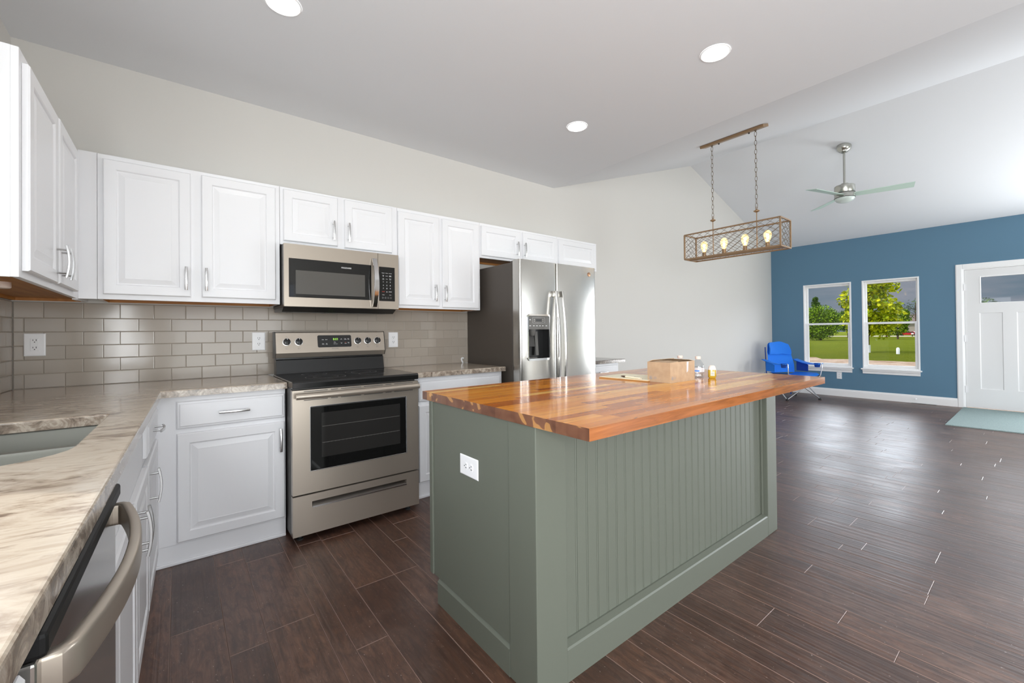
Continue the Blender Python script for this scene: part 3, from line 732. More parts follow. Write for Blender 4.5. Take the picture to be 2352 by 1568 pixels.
# ------------------------------------------------------------------ range
rg = thing('range', 'stainless freestanding electric range with black glass cooktop', 'stove', (1.5925, -0.45, 0))
X0, X1, YD = 1.208, 1.977, -0.748      # sides and front of the carcass
b = MB(); b.box(X0 + 0.004, X1 - 0.004, -0.10, YD, 0.03, 0.886, 0.004); b.build('body', 'dark_grey', rg)
for x in (X0 + 0.05, X1 - 0.05):
    for y in (-0.16, YD + 0.03):
        b = MB(); b.lathe((x, y, 0), [(0.018, 0), (0.018, 0.008), (0.009, 0.010), (0.009, 0.03)], 12); b.build('foot', 'rubber', rg, True)
b = MB()
b.prism([(-0.19, 0.9245), (-0.19, 0.886), (-0.765, 0.886), (-0.795, 0.8865), (-0.797, 0.916), (-0.790, 0.9245)], X0, X1, 'x', 0.002)
ct = b.build('cooktop', 'cook_glass', rg)
for cx, cy, r1 in ((1.443, -0.58, 0.118), (1.43, -0.34, 0.078), (1.745, -0.565, 0.085), (1.725, -0.40, 0.105)):
    for rr in ((r1,) if r1 < 0.1 else (r1, r1 * 0.62)):
        b = MB(); n = 48
        b.rings([[(cx + q * math.cos(2 * math.pi * i / n), cy + q * math.sin(2 * math.pi * i / n), 0.9247) for i in range(n)] for q in (rr - 0.0012, rr + 0.0012)], False, False)
        b.build('burner_ring', 'ring_grey', ct)
b = MB(); b.prism([(-0.10, 0.90), (-0.195, 0.9246), (-0.192, 0.935), (-0.176, 1.018), (-0.165, 1.022), (-0.165, 1.034), (-0.10, 1.034)], X0 + 0.018, X1 - 0.002, 'x', 0.0015)
b.build('back_panel', 'black_plastic', rg)
b = MB(); b.prism([(-0.10, 1.034), (-0.186, 1.034), (-0.206, 1.067), (-0.178, 1.206), (-0.168, 1.212), (-0.10, 1.212)], X0 + 0.014, X1 + 0.002, 'x', 0.0015)
cp = b.build('control_panel', 'stainless_warm', rg)
b = MB(); b.prism([(-0.10, 1.03), (-0.188, 1.034), (-0.208, 1.067), (-0.180, 1.2065), (-0.168, 1.2135), (-0.10, 1.2135)], X0 + 0.010, X0 + 0.014, 'x'); b.build('end_cap', 'dark_grey', rg)
b = MB(); b.prism([(-0.10, 1.03), (-0.188, 1.034), (-0.208, 1.067), (-0.180, 1.2065), (-0.168, 1.2135), (-0.10, 1.2135)], X1 + 0.002, X1 + 0.006, 'x')
b.build('end_cap', 'dark_grey', rg)
tl = math.atan2(0.028, 0.139)           # tilt of the control face
def face(x, z, out=0.0):                # matrix on the sloped control face
    y = -0.206 + (z - 1.067) / 0.139 * 0.028
    return Matrix.Translation((x, y - out, z)) @ Matrix.Rotation(R(90) - tl, 4, 'X')
for x in (1.289, 1.365, 1.771, 1.846, 1.921):
    Mx = face(x, 1.142)
    b = MB(); b.lathe((0, 0, 0), [(0.026, 0), (0.026, 0.003), (0.023, 0.004)], 28); bmesh.ops.transform(b.bm, matrix=Mx, verts=b.bm.verts)
    kb = b.build('knob_bezel', 'satin_nickel', rg, True)
    b = MB(); b.lathe((0, 0, 0.004), [(0.0225, 0), (0.0215, 0.016), (0.019, 0.018)], 28); b.box(-0.0045, 0.0045, -0.022, 0.022, 0.018, 0.030, 0.003); bmesh.ops.transform(b.bm, matrix=Mx, verts=b.bm.verts)
    b.build('knob', 'black_plastic', rg, True)
    b = MB(); b.box(-0.0015, 0.0015, 0.012, 0.020, 0.0298, 0.0304); b.box(-0.006, 0.006, 0.0195, 0.0225, 0.018, 0.027, 0.001); bmesh.ops.transform(b.bm, matrix=Mx, verts=b.bm.verts)
    b.build('pointer', 'chrome', rg)
b = MB(); b.prism(rrect(-0.118, 0.118, -0.044, 0.044, (0.01,) * 4), -0.002, 0.0022, 'z'); bmesh.ops.transform(b.bm, matrix=face(1.606, 1.143), verts=b.bm.verts)
dp = b.build('display', 'black_plastic', rg)
b = MB(); b.text('8:03', 0.021, face(1.611, 1.157, 0.0026)); b.build('clock_digits', 'screen_green', dp)
b = MB()
for s_, x, z, q in (('Bake', 1.524, 1.155, 0.0075), ('Broil', 1.547, 1.155, 0.0075), ('Keep', 1.524, 1.127, 0.006), ('Warm', 1.524, 1.121, 0.006), ('Self', 1.548, 1.127, 0.006), ('Clean', 1.548, 1.121, 0.006), ('Timer', 1.680, 1.160, 0.006), ('On/Off', 1.680, 1.154, 0.006), ('Bake', 1.703, 1.160, 0.006), ('Time', 1.703, 1.154, 0.006), ('Start', 1.703, 1.133, 0.006), ('Time', 1.703, 1.127, 0.006), ('Clear', 1.682, 1.125, 0.007), ('Oven', 1.604, 1.139, 0.005), ('Preheat', 1.606, 1.131, 0.005), ('Door Locked', 1.610, 1.123, 0.005)):
    b.text(s_, q, face(x, z, 0.0026))
for sgn, z in ((1, 1.157), (-1, 1.128)):
    Mx = face(1.652, z, 0.0026)
    for sx in (-1, 1):
        c = MB(); c.box(-0.0009, 0.0009, -0.004, 0.004, 0, 0.0006)
        bmesh.ops.transform(c.bm, matrix=Mx @ Matrix.Translation((sx * 0.0026, 0, 0)) @ Matrix.Rotation(R(45) * sx * sgn, 4, 'Z'), verts=c.bm.verts)
        tmp = bpy.data.meshes.new('t'); c.bm.to_mesh(tmp); c.bm.free(); b.bm.from_mesh(tmp); bpy.data.meshes.remove(tmp)
b.build('display_lettering', 'text_white', dp)
b = MB(); b.text('Stop', 0.006, face(1.682, 1.133, 0.0026)); b.build('stop_lettering', 'text_red', dp)
b = MB(); b.text('FRIGIDAIRE', 0.0095, face(1.606, 1.0885, 0.0004))
for x in (1.289, 1.365, 1.771, 1.846, 1.921):
    Mx = face(x, 1.098, 0.0003)
    for q in ((-0.007, 0.007, -0.005, -0.0044), (-0.007, 0.007, 0.0044, 0.005), (-0.007, -0.0064, -0.005, 0.005), (0.0064, 0.007, -0.005, 0.005), (-0.005, -0.002, -0.003, 0.0)):
        c = MB(); c.box(q[0], q[1], q[2], q[3], 0, 0.0004); bmesh.ops.transform(c.bm, matrix=Mx, verts=c.bm.verts)
        tmp = bpy.data.meshes.new('t'); c.bm.to_mesh(tmp); c.bm.free(); b.bm.from_mesh(tmp); bpy.data.meshes.remove(tmp)
    b.text('OFF', 0.0055, face(x, 1.178, 0.0003))
b.build('panel_lettering', 'text_grey', rg)
# oven door
ZD0, ZD1, YO = 0.281, 0.874, -0.790
b = MB(); wx0, wx1, wz0, wz1 = 1.303, 1.891, 0.407, 0.775
b.box(X0, wx0, YD - 0.003, YO, ZD0, ZD1); b.box(wx1, X1, YD - 0.003, YO, ZD0, ZD1); b.box(wx0, wx1, YD - 0.003, YO, ZD0, wz0); b.box(wx0, wx1, YD - 0.003, YO, wz1, ZD1); b.box(wx0, wx1, YD - 0.003, YD - 0.012, wz0, wz1)
od = b.build('oven_door', 'stainless_warm', rg)
b = MB(); b.panel(wx0 + 0.0005, wx1 - 0.0005, wz0 + 0.0005, wz1 - 0.0005, YD - 0.013, [(0, 0), (0, -YO + YD - 0.013 + 0.0015), (0.004, -YO + YD - 0.013 + 0.003)])
wd = b.build('oven_glass', 'black_glass', od)
b = MB(); b.panel(1.362, 1.846, 0.475, 0.735, YO - 0.0028, [(0, 0), (0, 0.0009)]); b.build('oven_window', 'oven_window', wd)
b = MB()
for z in (0.56, 0.655): b.cyl((1.366, YO - 0.0042, z), (1.842, YO - 0.0042, z), 0.0012, 6)
for q in range(22): b.cyl((1.375 + q * 0.0215, YO - 0.0042, 0.556), (1.375 + q * 0.0215, YO - 0.0042, 0.562), 0.0009, 5)
b.build('oven_rack', 'panel_grey', wd)
b = MB()
for fx0, fx1, fz0, fz1 in ((wx0 - 0.004, wx1 + 0.004, wz0 - 0.004, wz0), (wx0 - 0.004, wx1 + 0.004, wz1, wz1 + 0.003), (wx0 - 0.004, wx0, wz0, wz1), (wx1, wx1 + 0.003, wz0, wz1)): b.box(fx0, fx1, YO - 0.0025, YO + 0.002, fz0, fz1, 0.001, 1)
b.build('window_trim', 'chrome', od)
b = MB(); pts = []
for i in range(17):
    t = i / 16; e = abs(2 * t - 1)
    pts.append((X0 + 0.012 + t * (X1 - X0 - 0.024), YO - 0.040 - 0.012 * (1 - e * e), 0.8435))
b.sweep(pts, [(0.0145 * math.cos(2 * math.pi * i / 14), 0.017 * math.sin(2 * math.pi * i / 14)) for i in range(14)])
for x in (X0 + 0.03, X1 - 0.03): b.box(x - 0.014, x + 0.014, YO - 0.040, YO + 0.001, 0.832, 0.855, 0.004)
b.build('handle', 'stainless_warm', od, True)
b = MB(); u = X0 + 0.06
for w_ in (0.13, 0.04, 0.12, 0.12, 0.04, 0.13):
    b.box(u, u + w_, YO - 0.0006, YO + 0.004, 0.8645, 0.868); b.box(u, u + w_, YO - 0.0006, YO + 0.004, 0.814, 0.8175); u += w_ + 0.018
b.build('vent_slots', 'slot_dark', od)
# storage drawer with a recessed grip
gx0, gx1, gz0, gz1 = 1.309, 1.889, 0.196, 0.230
b = MB(); ZA, ZB = 0.046, 0.272
b.box(X0, gx0, YD - 0.003, YO, ZA, ZB); b.box(gx1, X1, YD - 0.003, YO, ZA, ZB); b.box(gx0, gx1, YD - 0.003, YO, ZA, gz0); b.box(gx0, gx1, YD - 0.003, YO, gz1, ZB); b.box(gx0, gx1, YD - 0.003, YD - 0.010, gz0, gz1)
sd = b.build('storage_drawer', 'stainless_warm', rg)
b = MB(); b.prism([(YO - 0.003, gz0 - 0.002), (YO - 0.003, gz0 + 0.006), (YD - 0.013, gz1 - 0.010), (YD - 0.0105, gz1 - 0.010), (YD - 0.0105, gz0 - 0.002)], gx0 + 0.001, gx1 - 0.001, 'x')
b.build('grip', 'satin_nickel', sd)

# ------------------------------------------------------------------ over-the-range microwave
mw = thing('microwave', 'stainless over-the-range microwave under the short cabinet', 'microwave', (1.626, -0.2, 1.36))
X0, X1, Z0, Z1, YM = 1.238, 2.010, 1.377, 1.783, -0.402
b = MB(); b.box(X0, X1, -0.010, YM + 0.032, Z0 - 0.002, Z1, 0.002); b.build('housing', 'dark_grey', mw)
b = MB(); b.prism([(-0.03, 1.352), (-0.30, 1.345), (YM + 0.045, 1.374), (-0.03, 1.3755)], X0 + 0.004, X1 - 0.004, 'x')
vb = b.build('underside', 'black_plastic', mw)
b = MB()
for a, c in ((1.30, 1.52), (1.54, 1.70), (1.72, 1.95)): b.prism([(-0.10, 1.348), (-0.28, 1.3435), (-0.28, 1.3465), (-0.10, 1.351)], a, c, 'x')
b.build('grease_filter', 'panel_grey', vb)
bx0, bx1, bz0, bz1 = 1.266, 1.804, 1.437, 1.690
xs_ = 1.853
b = MB()
for q in ((X0, bx0, Z0, Z1), (bx1, xs_ - 0.0012, Z0, Z1), (bx0, bx1, Z0, bz0), (bx0, bx1, bz1, Z1)): b.box(q[0], q[1], YM + 0.03, YM, q[2], q[3])
md = b.build('door', 'stainless_warm', mw)
b = MB(); b.panel(bx0 + 0.0005, bx1 - 0.0005, bz0 + 0.0005, bz1 - 0.0005, YM + 0.029, [(0, 0), (0, 0.029), (0.002, 0.030)]); dg = b.build('door_glass', 'black_glass', md)
b = MB(); b.panel(1.306, 1.757, 1.459, 1.614, YM - 0.0008, [(0, 0), (0, 0.0008)]); b.build('mesh_window', 'micro_mesh', dg)
b = MB(); b.text('FRIGIDAIRE', 0.0135, FRONT(1.628, YM - 0.0012, 1.6535)); b.build('brand_lettering', 'text_white', dg)
kx0, kx1, kz0, kz1 = 1.8605, 1.981, 1.434, 1.686
b = MB()
for q in ((xs_ + 0.0012, kx0, Z0, Z1), (kx1, X1, Z0, Z1), (kx0, kx1, Z0, kz0), (kx0, kx1, kz1, Z1)): b.box(q[0], q[1], YM + 0.03, YM, q[2], q[3])
pf = b.build('panel_frame', 'stainless_warm', mw)
b = MB(); b.panel(kx0 + 0.0005, kx1 - 0.0005, kz0 + 0.0005, kz1 - 0.0005, YM + 0.029, [(0, 0), (0, 0.029), (0.002, 0.030)]); kp = b.build('control_panel', 'black_glass', mw)
b = MB(); kx = (1.892, 1.9185, 1.945); yk = YM - 0.0012
for s_, c, z, q in (('Popcorn', 0, 1.6405, .0065), ('Potato', 1, 1.6405, .0065), ('Beverage', 2, 1.6405, .006), ('Soft/', 0, 1.623, .006), ('Melt', 0, 1.617, .006), ('Reheat', 1, 1.620, .006), ('Veggie', 2, 1.623, .006), ('Defrost', 2, 1.617, .006), ('Auto', 0, 1.600, .006), ('Cook', 0, 1.594, .006), ('Timer', 1, 1.597, .006), ('Power', 2, 1.600, .006), ('Level', 2, 1.594, .006),
                    ('1', 0, 1.575, .012), ('2', 1, 1.575, .012), ('3', 2, 1.575, .012), ('4', 0, 1.550, .012), ('5', 1, 1.550, .012), ('6', 2, 1.550, .012), ('7', 0, 1.527, .012), ('8', 1, 1.527, .012), ('9', 2, 1.527, .012), ('0', 1, 1.502, .012), ('START', 2, 1.503, .0085), ('+30 sec', 0, 1.480, .006), ('Clock', 2, 1.480, .006)):
    b.text(s_, q, FRONT(kx[c], yk, z))
for x in (1.888, 1.908, 1.928, 1.949):
    b.rings([[(x + q * math.cos(2 * math.pi * i / 20), yk, 1.458 + q * math.sin(2 * math.pi * i / 20)) for i in range(20)] for q in (0.0047, 0.0053)], False, False)
b.build('key_lettering', 'text_white', kp)
b = MB(); b.text('STOP', 0.0085, FRONT(kx[0], yk, 1.503)); b.build('stop_lettering', 'text_red', kp)
b = MB(); pts = [(1.8235, YM - 0.012 - 0.045 * (1 - (2 * i / 20 - 1) ** 2), 1.390 + 0.346 * i / 20) for i in range(21)]
b.flat(pts, 0.034, 0.011, up=(0, 1, 0)); b.box(1.8115, 1.8355, YM - 0.014, YM + 0.001, 1.390, 1.410, 0.003); b.box(1.8115, 1.8355, YM - 0.014, YM + 0.001, 1.716, 1.736, 0.003); b.build('handle', 'chrome', md, True)

# ------------------------------------------------------------------ refrigerator
fr = thing('refrigerator', 'stainless side-by-side refrigerator with ice and water dispenser', 'refrigerator', (3.32, -0.4, 0))
FX0, FX1, FM = 2.8625, 3.782, 3.2755
b = MB(); b.box(FX0, FX1, -0.012, -0.703, 0.02, 1.772, 0.004); b.build('case', 'fridge_side', fr)
b = MB(); b.box(FX0 + 0.02, FX1 - 0.02, -0.70, -0.740, 0.005, 0.075); b.build('base_grille', 'black_plastic', fr)
for x in (FX0 + 0.05, FX1 - 0.05): 
    b = MB(); b.box(x - 0.03, x + 0.03, -0.66, -0.76, 1.772, 1.789, 0.004); b.build('hinge_cover', 'fridge_side', fr)
def dprof(x0, x1, r=0.020, y0=-0.712, y1=-0.802, left=True, right=True):
    p = [(x0, y0)]
    if left: p += [(x0, y1 + r)] + [(x0 + r - r * math.cos(a), y1 + r - r * math.sin(a)) for a in [R(15 * i) for i in range(1, 7)]]
    else: p += [(x0, y1)]
    if right: p += [(x1 - r + r * math.sin(a), y1 + r - r * math.cos(a)) for a in [R(15 * i) for i in range(0, 6)]] + [(x1, y1 + r)]
    else: p += [(x1, y1)]
    return p + [(x1, y0)]
DZ0, DZ1 = 0.082, 1.787
hx0, hx1, hz0, hz1 = 2.9475, 3.186, 0.9735, 1.3325
b = MB()
b.prism(dprof(FX0, FM - 0.003), DZ0, hz0); b.prism(dprof(FX0, FM - 0.003), hz1, DZ1)
b.prism(dprof(FX0, hx0, right=False), hz0, hz1); b.prism(dprof(hx1, FM - 0.003, left=False), hz0, hz1)
fd = b.build('freezer_door', 'stainless', fr, True)
b = MB(); b.prism(dprof(FM + 0.003, FX1), DZ0, DZ1); rd = b.build('fridge_door', 'stainless', fr, True)
# dispenser
b = MB()
out = rrect(hx0 - 0.012, hx1 + 0.012, hz0 - 0.014, hz1 + 0.010, (0.028,) * 4); inn = rrect(hx0 + 0.003, hx1 - 0.003, hz0 + 0.003, hz1 - 0.003, (0.014,) * 4)
b.rings([[(x, -0.8005, z) for x, z in out], [(x, -0.8075, z) for x, z in out], [(x, -0.8065, z) for x, z in inn], [(x, -0.7985, z) for x, z in inn]], False, False)
ds = b.build('dispenser_frame', 'chrome', fd)
b = MB()                                                   # recess behind the frame
b.box(hx0, hx1, -0.713, -0.718, hz0, hz1); b.box(hx0, hx0 + 0.004, -0.718, -0.7995, hz0, 1.217); b.box(hx1 - 0.004, hx1, -0.718, -0.7995, hz0, 1.217); b.box(hx0 + 0.004, hx1 - 0.004, -0.718, -0.7995, hz0, hz0 + 0.006)
b.build('dispenser_recess', 'black_plastic', fd)
b = MB(); b.box(hx0 + 0.0005, hx1 - 0.0005, -0.7185, -0.7985, 1.217, hz1 - 0.0005); pn = b.build('dispenser_panel', 'panel_grey', fd)
b = MB(); b.box(3.035, 3.098, -0.798, -0.7993, 1.283, 1.303); b.build('screen', 'slot_dark', pn)
b = MB()
for x in (3.018, 3.114):
    for z in (1.286, 1.300): b.box(x - 0.003, x + 0.003, -0.798, -0.7992, z - 0.002, z + 0.002)
for x in (2.972, 3.012, 3.046, 3.080, 3.112, 3.152): b.box(x - 0.008, x + 0.008, -0.798, -0.7992, 1.2445, 1.249)
b.box(2.972 - 0.006, 2.972 + 0.006, -0.798, -0.7992, 1.293, 1.300)
for q in ((3.000, 3.134, 1.270, 1.2708), (3.000, 3.134, 1.3155, 1.3163), (3.000, 3.0008, 1.270, 1.3163), (3.1332, 3.134, 1.270, 1.3163)): b.box(q[0], q[1], -0.798, -0.7990, q[2], q[3])
b.build('dispenser_keys', 'text_white', pn)
b = MB(); b.lathe((3.03, -0.757, 1.165), [(0.018, 0), (0.026, 0.02), (0.030, 0.052)], 18); b.build('nozzle', 'panel_grey', ds, True)
b = MB(); b.prism([(-0.735, 1.20), (-0.745, 1.20), (-0.768, 1.075), (-0.760, 1.072)], 2.985, 3.050, 'x'); b.build('ice_paddle', 'dark_grey', ds)
b = MB(); b.prism([(-0.728, 1.20), (-0.736, 1.20), (-0.752, 1.00), (-0.745, 0.998)], 3.075, 3.105, 'x'); b.build('water_paddle', 'panel_grey', ds)
b = MB(); b.box(hx0 + 0.006, 3.055, -0.724, -0.790, hz0 + 0.0065, hz0 + 0.012); b.build('drip_tray', 'panel_grey', ds)
for x, dr in ((3.237, fd), (3.312, rd)):
    b = MB(); pts = [(x, -0.838 - 0.038 * (1 - (2 * i / 24 - 1) ** 2), 0.58 + 0.958 * i / 24) for i in range(25)]
    b.flat(pts, 0.026, 0.017, up=(0, 1, 0))
    b.box(x - 0.013, x + 0.013, -0.801, -0.842, 1.495, 1.5445, 0.003); b.box(x - 0.013, x + 0.013, -0.801, -0.842, 0.573, 0.622, 0.003)
    b.build('handle', 'stainless', dr, True)
b = MB(); b.lathe((3.690, -0.8015, 1.722), [(0.019, 0), (0.019, -0.003), (0.016, -0.0045)], 28, 'y'); bd = b.build('badge', 'copper_badge', rd, True)
b = MB(); b.text('GE', 0.017, FRONT(3.690, -0.8062, 1.722)); b.build('badge_lettering', 'chrome', bd)
# scrap by the wall
b = MB(); b.flat([(2.803, -0.020, 0.918), (2.792, -0.024, 0.930), (2.786, -0.024, 0.945), (2.790, -0.020, 0.957), (2.803, -0.017, 0.960), (2.812, -0.017, 0.955)], 0.014, 0.013); 
tag(b.build('plastic_clip', 'plate_white', None, True), 'small curled white plastic clip on the counter against the refrigerator', 'clip')

# ------------------------------------------------------------------ dishwasher (left-hand run)
dw = thing('dishwasher', 'stainless dishwasher with a bowed bar handle under the granite counter', 'dishwasher', tuple(G0), R(90) + A1, world=False)
a0, a1 = lb(-2.770), lb(-2.1845)
b = MB(); b.box(a0 + 0.005, a1 - 0.005, -0.10, -0.585, 0.10, 0.868); b.build('tub', 'dark_grey', dw)
b = MB(); b.box(a0 + 0.005, a1 - 0.005, -0.10, -0.56, 0.0, 0.10); b.build('toe_kick', 'black_plastic', dw)
b = MB(); b.box(a0, a1, -0.587, -0.628, 0.105, 0.846, 0.004); dd = b.build('door', 'stainless', dw)
b = MB(); b.box(a0, a1, -0.587, -0.6365, 0.847, 0.8755, 0.006); b.build('control_strip', 'strip_black', dw)
ZH = 0.818
b = MB(); pts = [(a0 + 0.030, -0.627, ZH), (a0 + 0.031, -0.640, ZH)]
n = 30
for i in range(n + 1):
    t = i / n; pts.append((a0 + 0.040 + t * (a1 - a0 - 0.08), -0.648 - 0.033 * (1 - (2 * t - 1) ** 2), ZH))
pts += [(a1 - 0.031, -0.640, ZH), (a1 - 0.030, -0.627, ZH)]
b.sweep(pts, [(0.009 * math.copysign(abs(math.cos(q)) ** 0.3, math.cos(q)), 0.022 * math.copysign(abs(math.sin(q)) ** 0.3, math.sin(q))) for q in [2 * math.pi * i / 20 for i in range(20)]])
b.build('handle', 'stainless_warm', dd, True)

# ------------------------------------------------------------------ island
il = thing('kitchen_island', 'sage-green beadboard kitchen island with corner posts', 'island', (2.6, -2.0, 0))
IX0, IX1, IY0, IY1 = 1.604, 3.520, -2.412, -1.690
HB = 0.888
b = MB(); b.box(IX0 + 0.010, IX1 - 0.010, IY0 + 0.040, IY1 - 0.055, 0.0, HB); b.build('body', 'island_green', il)
b = MB(); b.box(IX0 + 0.003, IX0 + 0.012, IY0 + 0.14, IY1, 0.112, HB); b.build('end_panel', 'island_green', il)
b = MB(); b.box(IX1 - 0.012, IX1 - 0.003, IY0 + 0.14, IY1, 0.112, HB); b.build('end_panel', 'island_green', il)
b = MB(); b.box(IX0 - 0.004, IX0 + 0.018, IY1 - 0.022, IY1 + 0.006, 0.112, HB, 0.003); b.build('edge_strip', 'island_green', il)
b = MB(); b.box(IX1 - 0.018, IX1 + 0.004, IY1 - 0.022, IY1 + 0.006, 0.112, HB, 0.003); b.build('edge_strip', 'island_green', il)
def wrap_post(x0, x1, name='corner_post'):
    b = MB(); b.box(x0, x1, IY0, IY0 + 0.145, 0.0, HB, 0.003); b.build(name, 'island_green', il)
wrap_post(IX0, IX0 + 0.138); wrap_post(IX1 - 0.130, IX1)
b = MB(); yb = IY0 + 0.034; x = IX0 + 0.138; xe = IX1 - 0.130; pitch = 0.0567; poly = [(x, yb + 0.008)]
u = x; first = True
prof_ = []
u = IX0 + 0.138 + 0.026
prof_.append((x, yb))
while u < xe - 0.012:                       # V-and-bead grooves
    for du_, dy_ in ((-0.0055, 0), (-0.0042, 0.0038), (-0.0030, 0.0004), (0.0, -0.0006), (0.0030, 0.0004), (0.0042, 0.0038), (0.0055, 0)): prof_.append((u + du_, yb + dy_))
    u += pitch
prof_ += [(xe, yb), (xe, yb + 0.008), (x, yb + 0.008)]
b.prism(prof_, 0.10, HB, 'z'); b.build('beadboard_panel', 'island_green', il)
b = MB()                                    # quarter mouldings beside the posts
b.box(x, x + 0.014, yb - 0.012, yb + 0.001, 0.105, HB, 0.004); b.build('bead_moulding', 'island_green', il)
b = MB(); b.box(xe - 0.014, xe, yb - 0.012, yb + 0.001, 0.105, HB, 0.004); b.build('bead_moulding', 'island_green', il)
b = MB(); b.prism([(IY0 + 0.0015, 0.0), (IY0 + 0.0015, 0.108), (IY0 + 0.006, 0.114), (yb - 0.006, 0.122), (yb + 0.002, 0.122), (yb + 0.002, 0.0)], x, xe, 'x'); b.build('base_rail', 'island_green', il)
b = MB(); 
for xs0, sg in ((IX0, 1), (IX1, -1)):
    b = MB(); b.prism([(xs0 - 0.001 * sg, 0.0), (xs0 - 0.001 * sg, 0.094), (xs0 + 0.009 * sg, 0.106), (xs0 + 0.014 * sg, 0.106), (xs0 + 0.014 * sg, 0.0)], IY0 + 0.145, IY1 - 0.058, 'y'); b.build('base_moulding', 'island_green', il)
# doors on the range side
for k_ in range(4):
    w_ = (IX1 - IX0 - 0.06) / 4; xa = IX0 + 0.03 + k_ * w_
    b = MB(); b.panel(-(xa + w_ - 0.006), -(xa + 0.006), 0.125, 0.86, 0, RAISED)
    bmesh.ops.rotate(b.bm, verts=b.bm.verts, cent=(0, 0, 0), matrix=Matrix.Rotation(R(180), 3, 'Z')); bmesh.ops.translate(b.bm, verts=b.bm.verts, vec=(0, IY1 - 0.0545, 0))
    b.build('door', 'island_green', il)

# butcher block top, strip by strip in one mesh
b = MB(); TX0, TX1, TY0, TY1 = 1.633, 3.687, -2.615, -1.554
TX0, TX1, TY0, TY1 = 1.596, 3.567, -2.648, -1.629
n_s = 23; wst = (TY1 - TY0) / n_s
for i in range(n_s):
    y0 = TY0 + i * wst; cuts = [TX0]
    xx = TX0 + random.uniform(0.15, 0.7)
    while xx < TX1 - 0.12: cuts.append(xx); xx += random.uniform(0.35, 0.8)
    cuts.append(TX1)
    for xa, xb in zip(cuts, cuts[1:]):
        b.box(xa, xb, y0, y0 + wst, 0.8885, 0.925)
bm = b.bm
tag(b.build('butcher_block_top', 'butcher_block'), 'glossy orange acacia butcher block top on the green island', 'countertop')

# ------------------------------------------------------------------ things on the island
ZT = 0.9253; ISL = []
bx = thing('cardboard_box', 'small open cardboard box with a strip of tape, on the island', 'box', (2.883, -2.115, ZT), R(0.5))
x0, x1, y0, y1, h, t = 2.762, 3.004, -2.183, -2.050, 0.105, 0.003
b = MB(); b.box(x0, x1, y0, y1, ZT, ZT + t); b.box(x0, x0 + t, y0, y1, ZT + t, ZT + h); b.box(x1 - t, x1, y0, y1, ZT + t, ZT + h); b.box(x0 + t, x1 - t, y0, y0 + t, ZT + t, ZT + h); b.box(x0 + t, x1 - t, y1 - t, y1, ZT + t, ZT + h)
b.build('carton', 'cardboard', bx)
def flap(p0, p1, p2, p3):
    b = MB(); a = [Vector(q) for q in (p0, p1, p2, p3)]; nn = (a[1] - a[0]).cross(a[3] - a[0]).normalized() * 0.0025
    b.rings([[q for q in a], [q + nn for q in a]]); b.build('flap', 'cardboard', bx)
zt = ZT + h
flap((x0, y0, zt), (x0, y1, zt), (x0 + 0.085, y1 - 0.004, zt + 0.004), (x0 + 0.085, y0 + 0.004, zt + 0.003))
flap((x1, y1, zt), (x1, y0, zt), (x1 - 0.045, y0 + 0.004, zt + 0.008), (x1 - 0.045, y1 - 0.004, zt + 0.008))
flap((x0 + 0.004, y1, zt), (x1 - 0.004, y1, zt), (x1 - 0.012, y1 - 0.02, zt + 0.010), (x0 + 0.014, y1 - 0.02, zt + 0.010))
b = MB(); b.rings([[(2.922, y0 - 0.0006, zt - 0.002), (2.942, y0 - 0.0006, zt - 0.002), (2.936, y0 - 0.0006, zt - 0.052), (2.920, y0 - 0.0006, zt - 0.060)], [(2.922, y0 - 0.0001, zt - 0.002), (2.942, y0 - 0.0001, zt - 0.002), (2.936, y0 - 0.0001, zt - 0.052), (2.920, y0 - 0.0001, zt - 0.060)]]); b.build('tape_strip', 'tape', bx)
b = MB()
nseg = 20
for cy, cz in ((y1 - 0.020, ZT + 0.022),):
    b.rings([[(x0 - 0.0004, cy + q * math.cos(2 * math.pi * i / nseg), cz + q * math.sin(2 * math.pi * i / nseg)) for i in range(nseg)] for q in (0.0075, 0.0092)], False, False)
    b.box(x0 - 0.0005, x0 - 0.0001, cy - 0.005, cy + 0.005, cz - 0.005, cz - 0.0015); b.box(x0 - 0.0005, x0 - 0.0001, cy - 0.002, cy + 0.002, cz - 0.001, cz + 0.005)
    for q in range(3): b.box(x0 - 0.0005, x0 - 0.0001, cy - 0.034, cy - 0.018, cz + 0.004 - q * 0.004, cz + 0.0052 - q * 0.004)
cx, cz = x0 + 0.020, ZT + 0.024
b.rings([[(cx + q * math.cos(2 * math.pi * i / nseg), y0 - 0.0004, cz + q * math.sin(2 * math.pi * i / nseg)) for i in range(nseg)] for q in (0.0075, 0.0092)], False, False)
b.box(cx - 0.005, cx + 0.005, y0 - 0.0005, y0 - 0.0001, cz - 0.005, cz - 0.0015); b.box(cx - 0.002, cx + 0.002, y0 - 0.0005, y0 - 0.0001, cz - 0.001, cz + 0.005)
for q in range(3): b.box(cx + 0.016, cx + 0.030, y0 - 0.0005, y0 - 0.0001, cz + 0.004 - q * 0.004, cz + 0.0052 - q * 0.004)
b.build('printed_marks', 'ink_grey', bx); ISL.append(bx)

